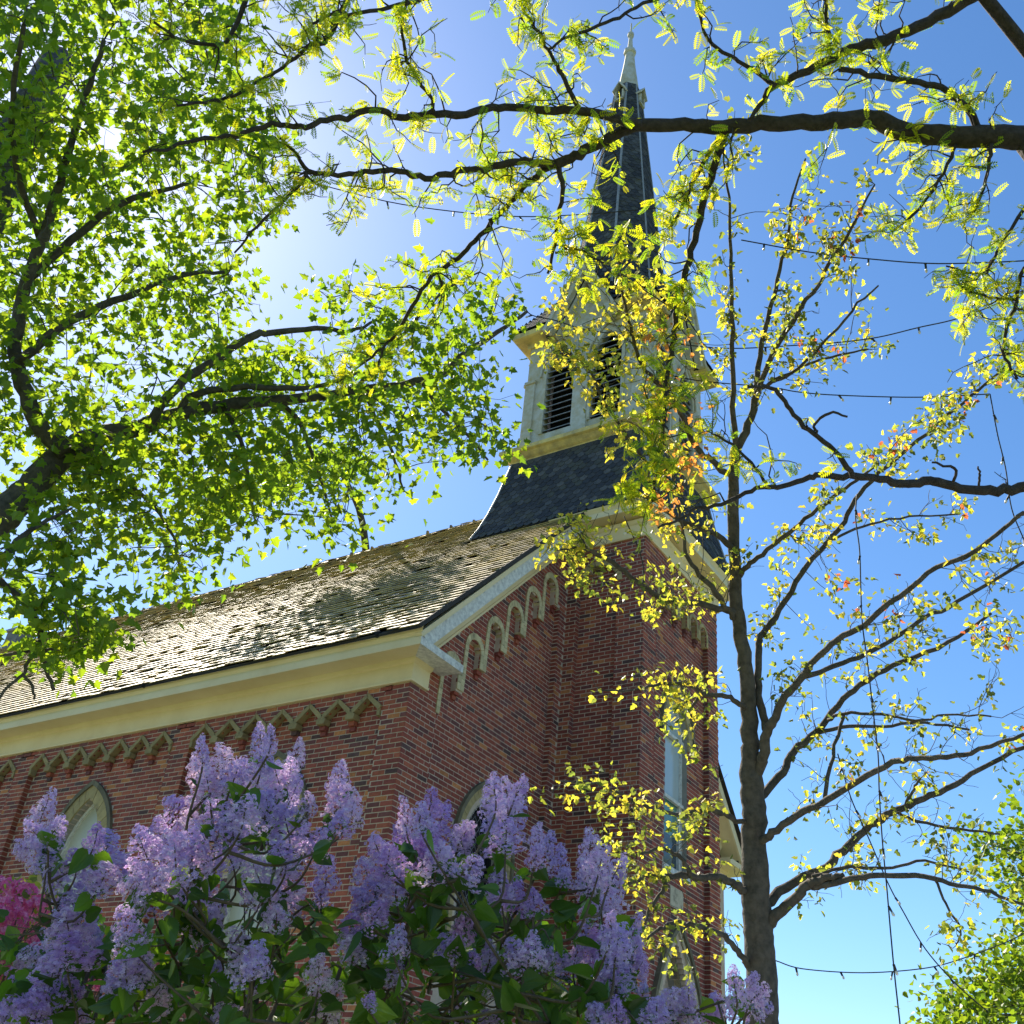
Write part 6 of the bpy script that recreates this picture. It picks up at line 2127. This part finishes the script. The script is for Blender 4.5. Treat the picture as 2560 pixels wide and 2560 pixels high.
for key, sp in LILAC.items():
    b0 = sp['base'].copy()
    b0[2] = 0
    bush = thing('lilac_bush', sp['label'], 'bush', b0, 'lilac bushes in front of the church')
    stems = MB()
    LR, LL_, LS, LI = [], [], [], []
    tops = []
    main = []
    for k in range(7):                      # main stems from the ground
        a = rng.uniform(0, 2 * math.pi)
        foot_ = b0 + np.array([math.cos(a), math.sin(a), 0]) * rng.uniform(0.02, 0.2)
        s_ = sp['spikes'][int(rng.integers(len(sp['spikes'])))]
        top = at(s_[0], max(s_[1] + 220, 2420), rng.uniform(*sp['d']) + 0.25)
        Pm = spline([foot_, foot_ * 0.55 + top * 0.45 + rng.normal(size=3) * 0.08, top], 6)
        mb = MB()
        mb.tube(Pm, np.linspace(0.020, 0.006, len(Pm)), 8)
        mb.build('stem', M['bark_twig'], bush, smooth=True, colour=False)
        main += list(Pm[4:])
    main = np.array(main)
    for (x, y, w, h, tilt) in sp['spikes']:
        d = rng.uniform(*sp['d'])
        size_h = h * 1.18 * d / FPX                # metres
        size_w = w * 1.28 * d / FPX
        tl = math.radians(tilt) + rng.normal() * 0.12
        axis = nrm(UP * math.cos(tl) + RIGHT * math.sin(tl) + FWD * rng.normal() * 0.25)
        c0 = at(x, y, d)
        base = c0 - axis * size_h * 0.5
        xa = nrm(np.cross(axis, rng.normal(size=3)))
        ya = np.cross(axis, xa)
        tone = sp['tone'][int(rng.integers(len(sp['tone'])))]
        if (x, y) == (1162, 2317):
            tone = 4
        v = tone + (5 if rng.random() < 0.5 else 0)
        sx, sz = size_w / 0.150, size_h / 0.205
        o = link('flower_panicle', PAN[v], bush)
        o.matrix_basis = Matrix(((xa[0] * sx, ya[0] * sx, axis[0] * sz, base[0]), (xa[1] * sx, ya[1] * sx, axis[1] * sz, base[1]), (xa[2] * sx, ya[2] * sx, axis[2] * sz, base[2]), (0, 0, 0, 1)))
        # its stalk down to the nearest stem
        cand_ = main[main[:, 2] < base[2] - 0.08]
        j = cand_[np.argmin(np.linalg.norm(cand_ - base, axis=1))] if len(cand_) else b0
        tip = base + axis * size_h * 0.75
        tp = spline([j, j * 0.4 + base * 0.6 - axis * 0.06 + rng.normal(size=3) * 0.03, base, tip], 4)
        stems.tube(tp, np.linspace(0.0055, 0.0015, len(tp)), 5, STEMP)
        main = np.vstack([main, tp[2:7]])
        n_lv = int(rng.integers(1, 5)) if y < 2250 else int(rng.integers(2, 6))
        for _ in range(n_lv):
            q = tp[int(rng.integers(3, 9))]
            ax = nrm(rng.normal(size=3) * (1, 1, 0.5) - axis * 0.25)
            LR.append(rand_rots(1, 0.5, [ax])[0])
            LL_.append(q + ax * 0.015)
            LS.append(rng.uniform(0.045, 0.08))
            LI.append(int(rng.choice(4, p=(0.35, 0.3, 0.25, 0.1))))
        tops.append((x, y, d))
    # leafy lower body of the bush
    xs = [t[0] for t in tops]
    x0, x1 = np.percentile(xs, 2) - 30, np.percentile(xs, 96)
    n_fill = int((x1 - x0) * 0.30)
    for _ in range(n_fill):
        x = rng.uniform(x0, x1)
        low = min([t[1] for t in tops if abs(t[0] - x) < 55] or [2420])
        y = rng.uniform(max(low + 190, 2300), 2720)
        d = rng.uniform(sp['d'][0] + 0.2, sp['d'][1] + 0.8)
        c0 = at(x, y, d)
        j = main[np.argmin(np.linalg.norm(main - c0, axis=1))]
        stems.tube(spline([j, (j + c0) / 2 + rng.normal(size=3) * 0.02, c0], 3), np.linspace(0.004, 0.0018, 7), 4, STEMP)
        for _ in range(int(rng.integers(2, 5))):
            ax = nrm(rng.normal(size=3) * (1, 1, 0.6))
            LR.append(rand_rots(1, 0.6, [ax])[0])
            LL_.append(c0 + ax * 0.02 + rng.normal(size=3) * 0.02)
            LS.append(rng.uniform(0.05, 0.085))
            LI.append(int(rng.choice(4, p=(0.35, 0.3, 0.25, 0.1))))
    stems.build('stems', M['bark_twig'], bush, kind='stuff', smooth=True)
    foliage(bush, T_HEART, LR, LL_, LS, LI, HEART_PAL, M['leaf_lilac'], n_obj=280)

# ---- pink flowering shrub at the left edge ---------------------------------------------------------
pb = at(20, 2560, 5.2)
pb[2] = 0
pink = thing('pink_flowering_shrub', 'shrub with bright pink blossoms and small yellow-green leaves at the left edge', 'bush', pb)
bl = []
PK = [(0.80, 0.20, 0.42), (0.86, 0.34, 0.52), (0.72, 0.14, 0.36)]
for v in range(3):
    n_f = 90
    q = rng.normal(size=(n_f, 3))
    q /= np.linalg.norm(q, axis=1)[:, None]
    Rr = []
    for d in q:
        z = nrm(d + rng.normal(size=3) * 0.3)
        y = nrm(np.cross(z, rng.normal(size=3)))
        Rr.append(np.stack([np.cross(y, z), y, z], axis=1))
    bl.append(scatter('blossom', T_FLO, np.array(Rr), q * rng.uniform(0.6, 1.0, (n_f, 1)) * 0.07 * (1.1, 1.1, 0.75), rng.uniform(0.02, 0.03, n_f), np.array([PK[int(rng.integers(3))] for _ in range(n_f)]) * rng.uniform(0.9, 1.1, (n_f, 1)), M['petal_pink'], False))
stems = MB()
LR, LL_, LS, LI = [], [], [], []
for (x, y, s) in ((5, 2215, 0.8), (65, 2235, 0.95), (20, 2265, 0.9), (50, 2275, 1.0), (85, 2270, 0.8), (120, 2265, 1.05), (0, 2300, 1.0), (40, 2300, 0.8), (5, 2340, 0.9), (100, 2320, 0.5), (50, 2385, 0.95), (95, 2355, 0.6), (20, 2360, 0.7), (5, 2420, 0.9), (75, 2345, 0.7), (235, 2450, 0.75), (255, 2460, 0.5), (195, 2475, 0.45), (40, 2440, 0.7), (-30, 2260, 1.0), (-40, 2380, 1.0), (250, 2440, 0.5)):
    d = rng.uniform(4.8, 5.4)
    c0 = at(x, y, d)
    link('blossom_cluster', bl[int(rng.integers(3))], pink, loc=c0, rot=(rng.uniform(-0.4, 0.4), rng.uniform(-0.4, 0.4), rng.uniform(0, 6.28)), scale=(s, s, s))
    mid = pb * 0.4 + c0 * 0.6 + np.array([0, 0, 0.15]) + rng.normal(size=3) * 0.08
    stems.tube(spline([pb + rng.normal(size=3) * (0.05, 0.05, 0), mid, c0], 5), np.linspace(0.014, 0.003, 11), 5)
for _ in range(900):
    x, y = rng.uniform(-90, 150), rng.uniform(2190, 2640)
    if y < 2190 + abs(x - 60) * 0.35:
        continue
    c0 = at(x, y, rng.uniform(4.9, 5.7))
    LR.append(rand_rots(1, 0.8)[0])
    LL_.append(c0)
    LS.append(rng.uniform(0.025, 0.045))
    LI.append(int(rng.choice(3)))
stems.build('stems', M['bark_twig'], pink, kind='stuff', smooth=True, colour=False)
foliage(pink, T_FAR, LR, LL_, LS, LI, [(0.28, 0.30, 0.06), (0.36, 0.34, 0.07), (0.16, 0.22, 0.05)], M['leaf_young'], n_obj=250)
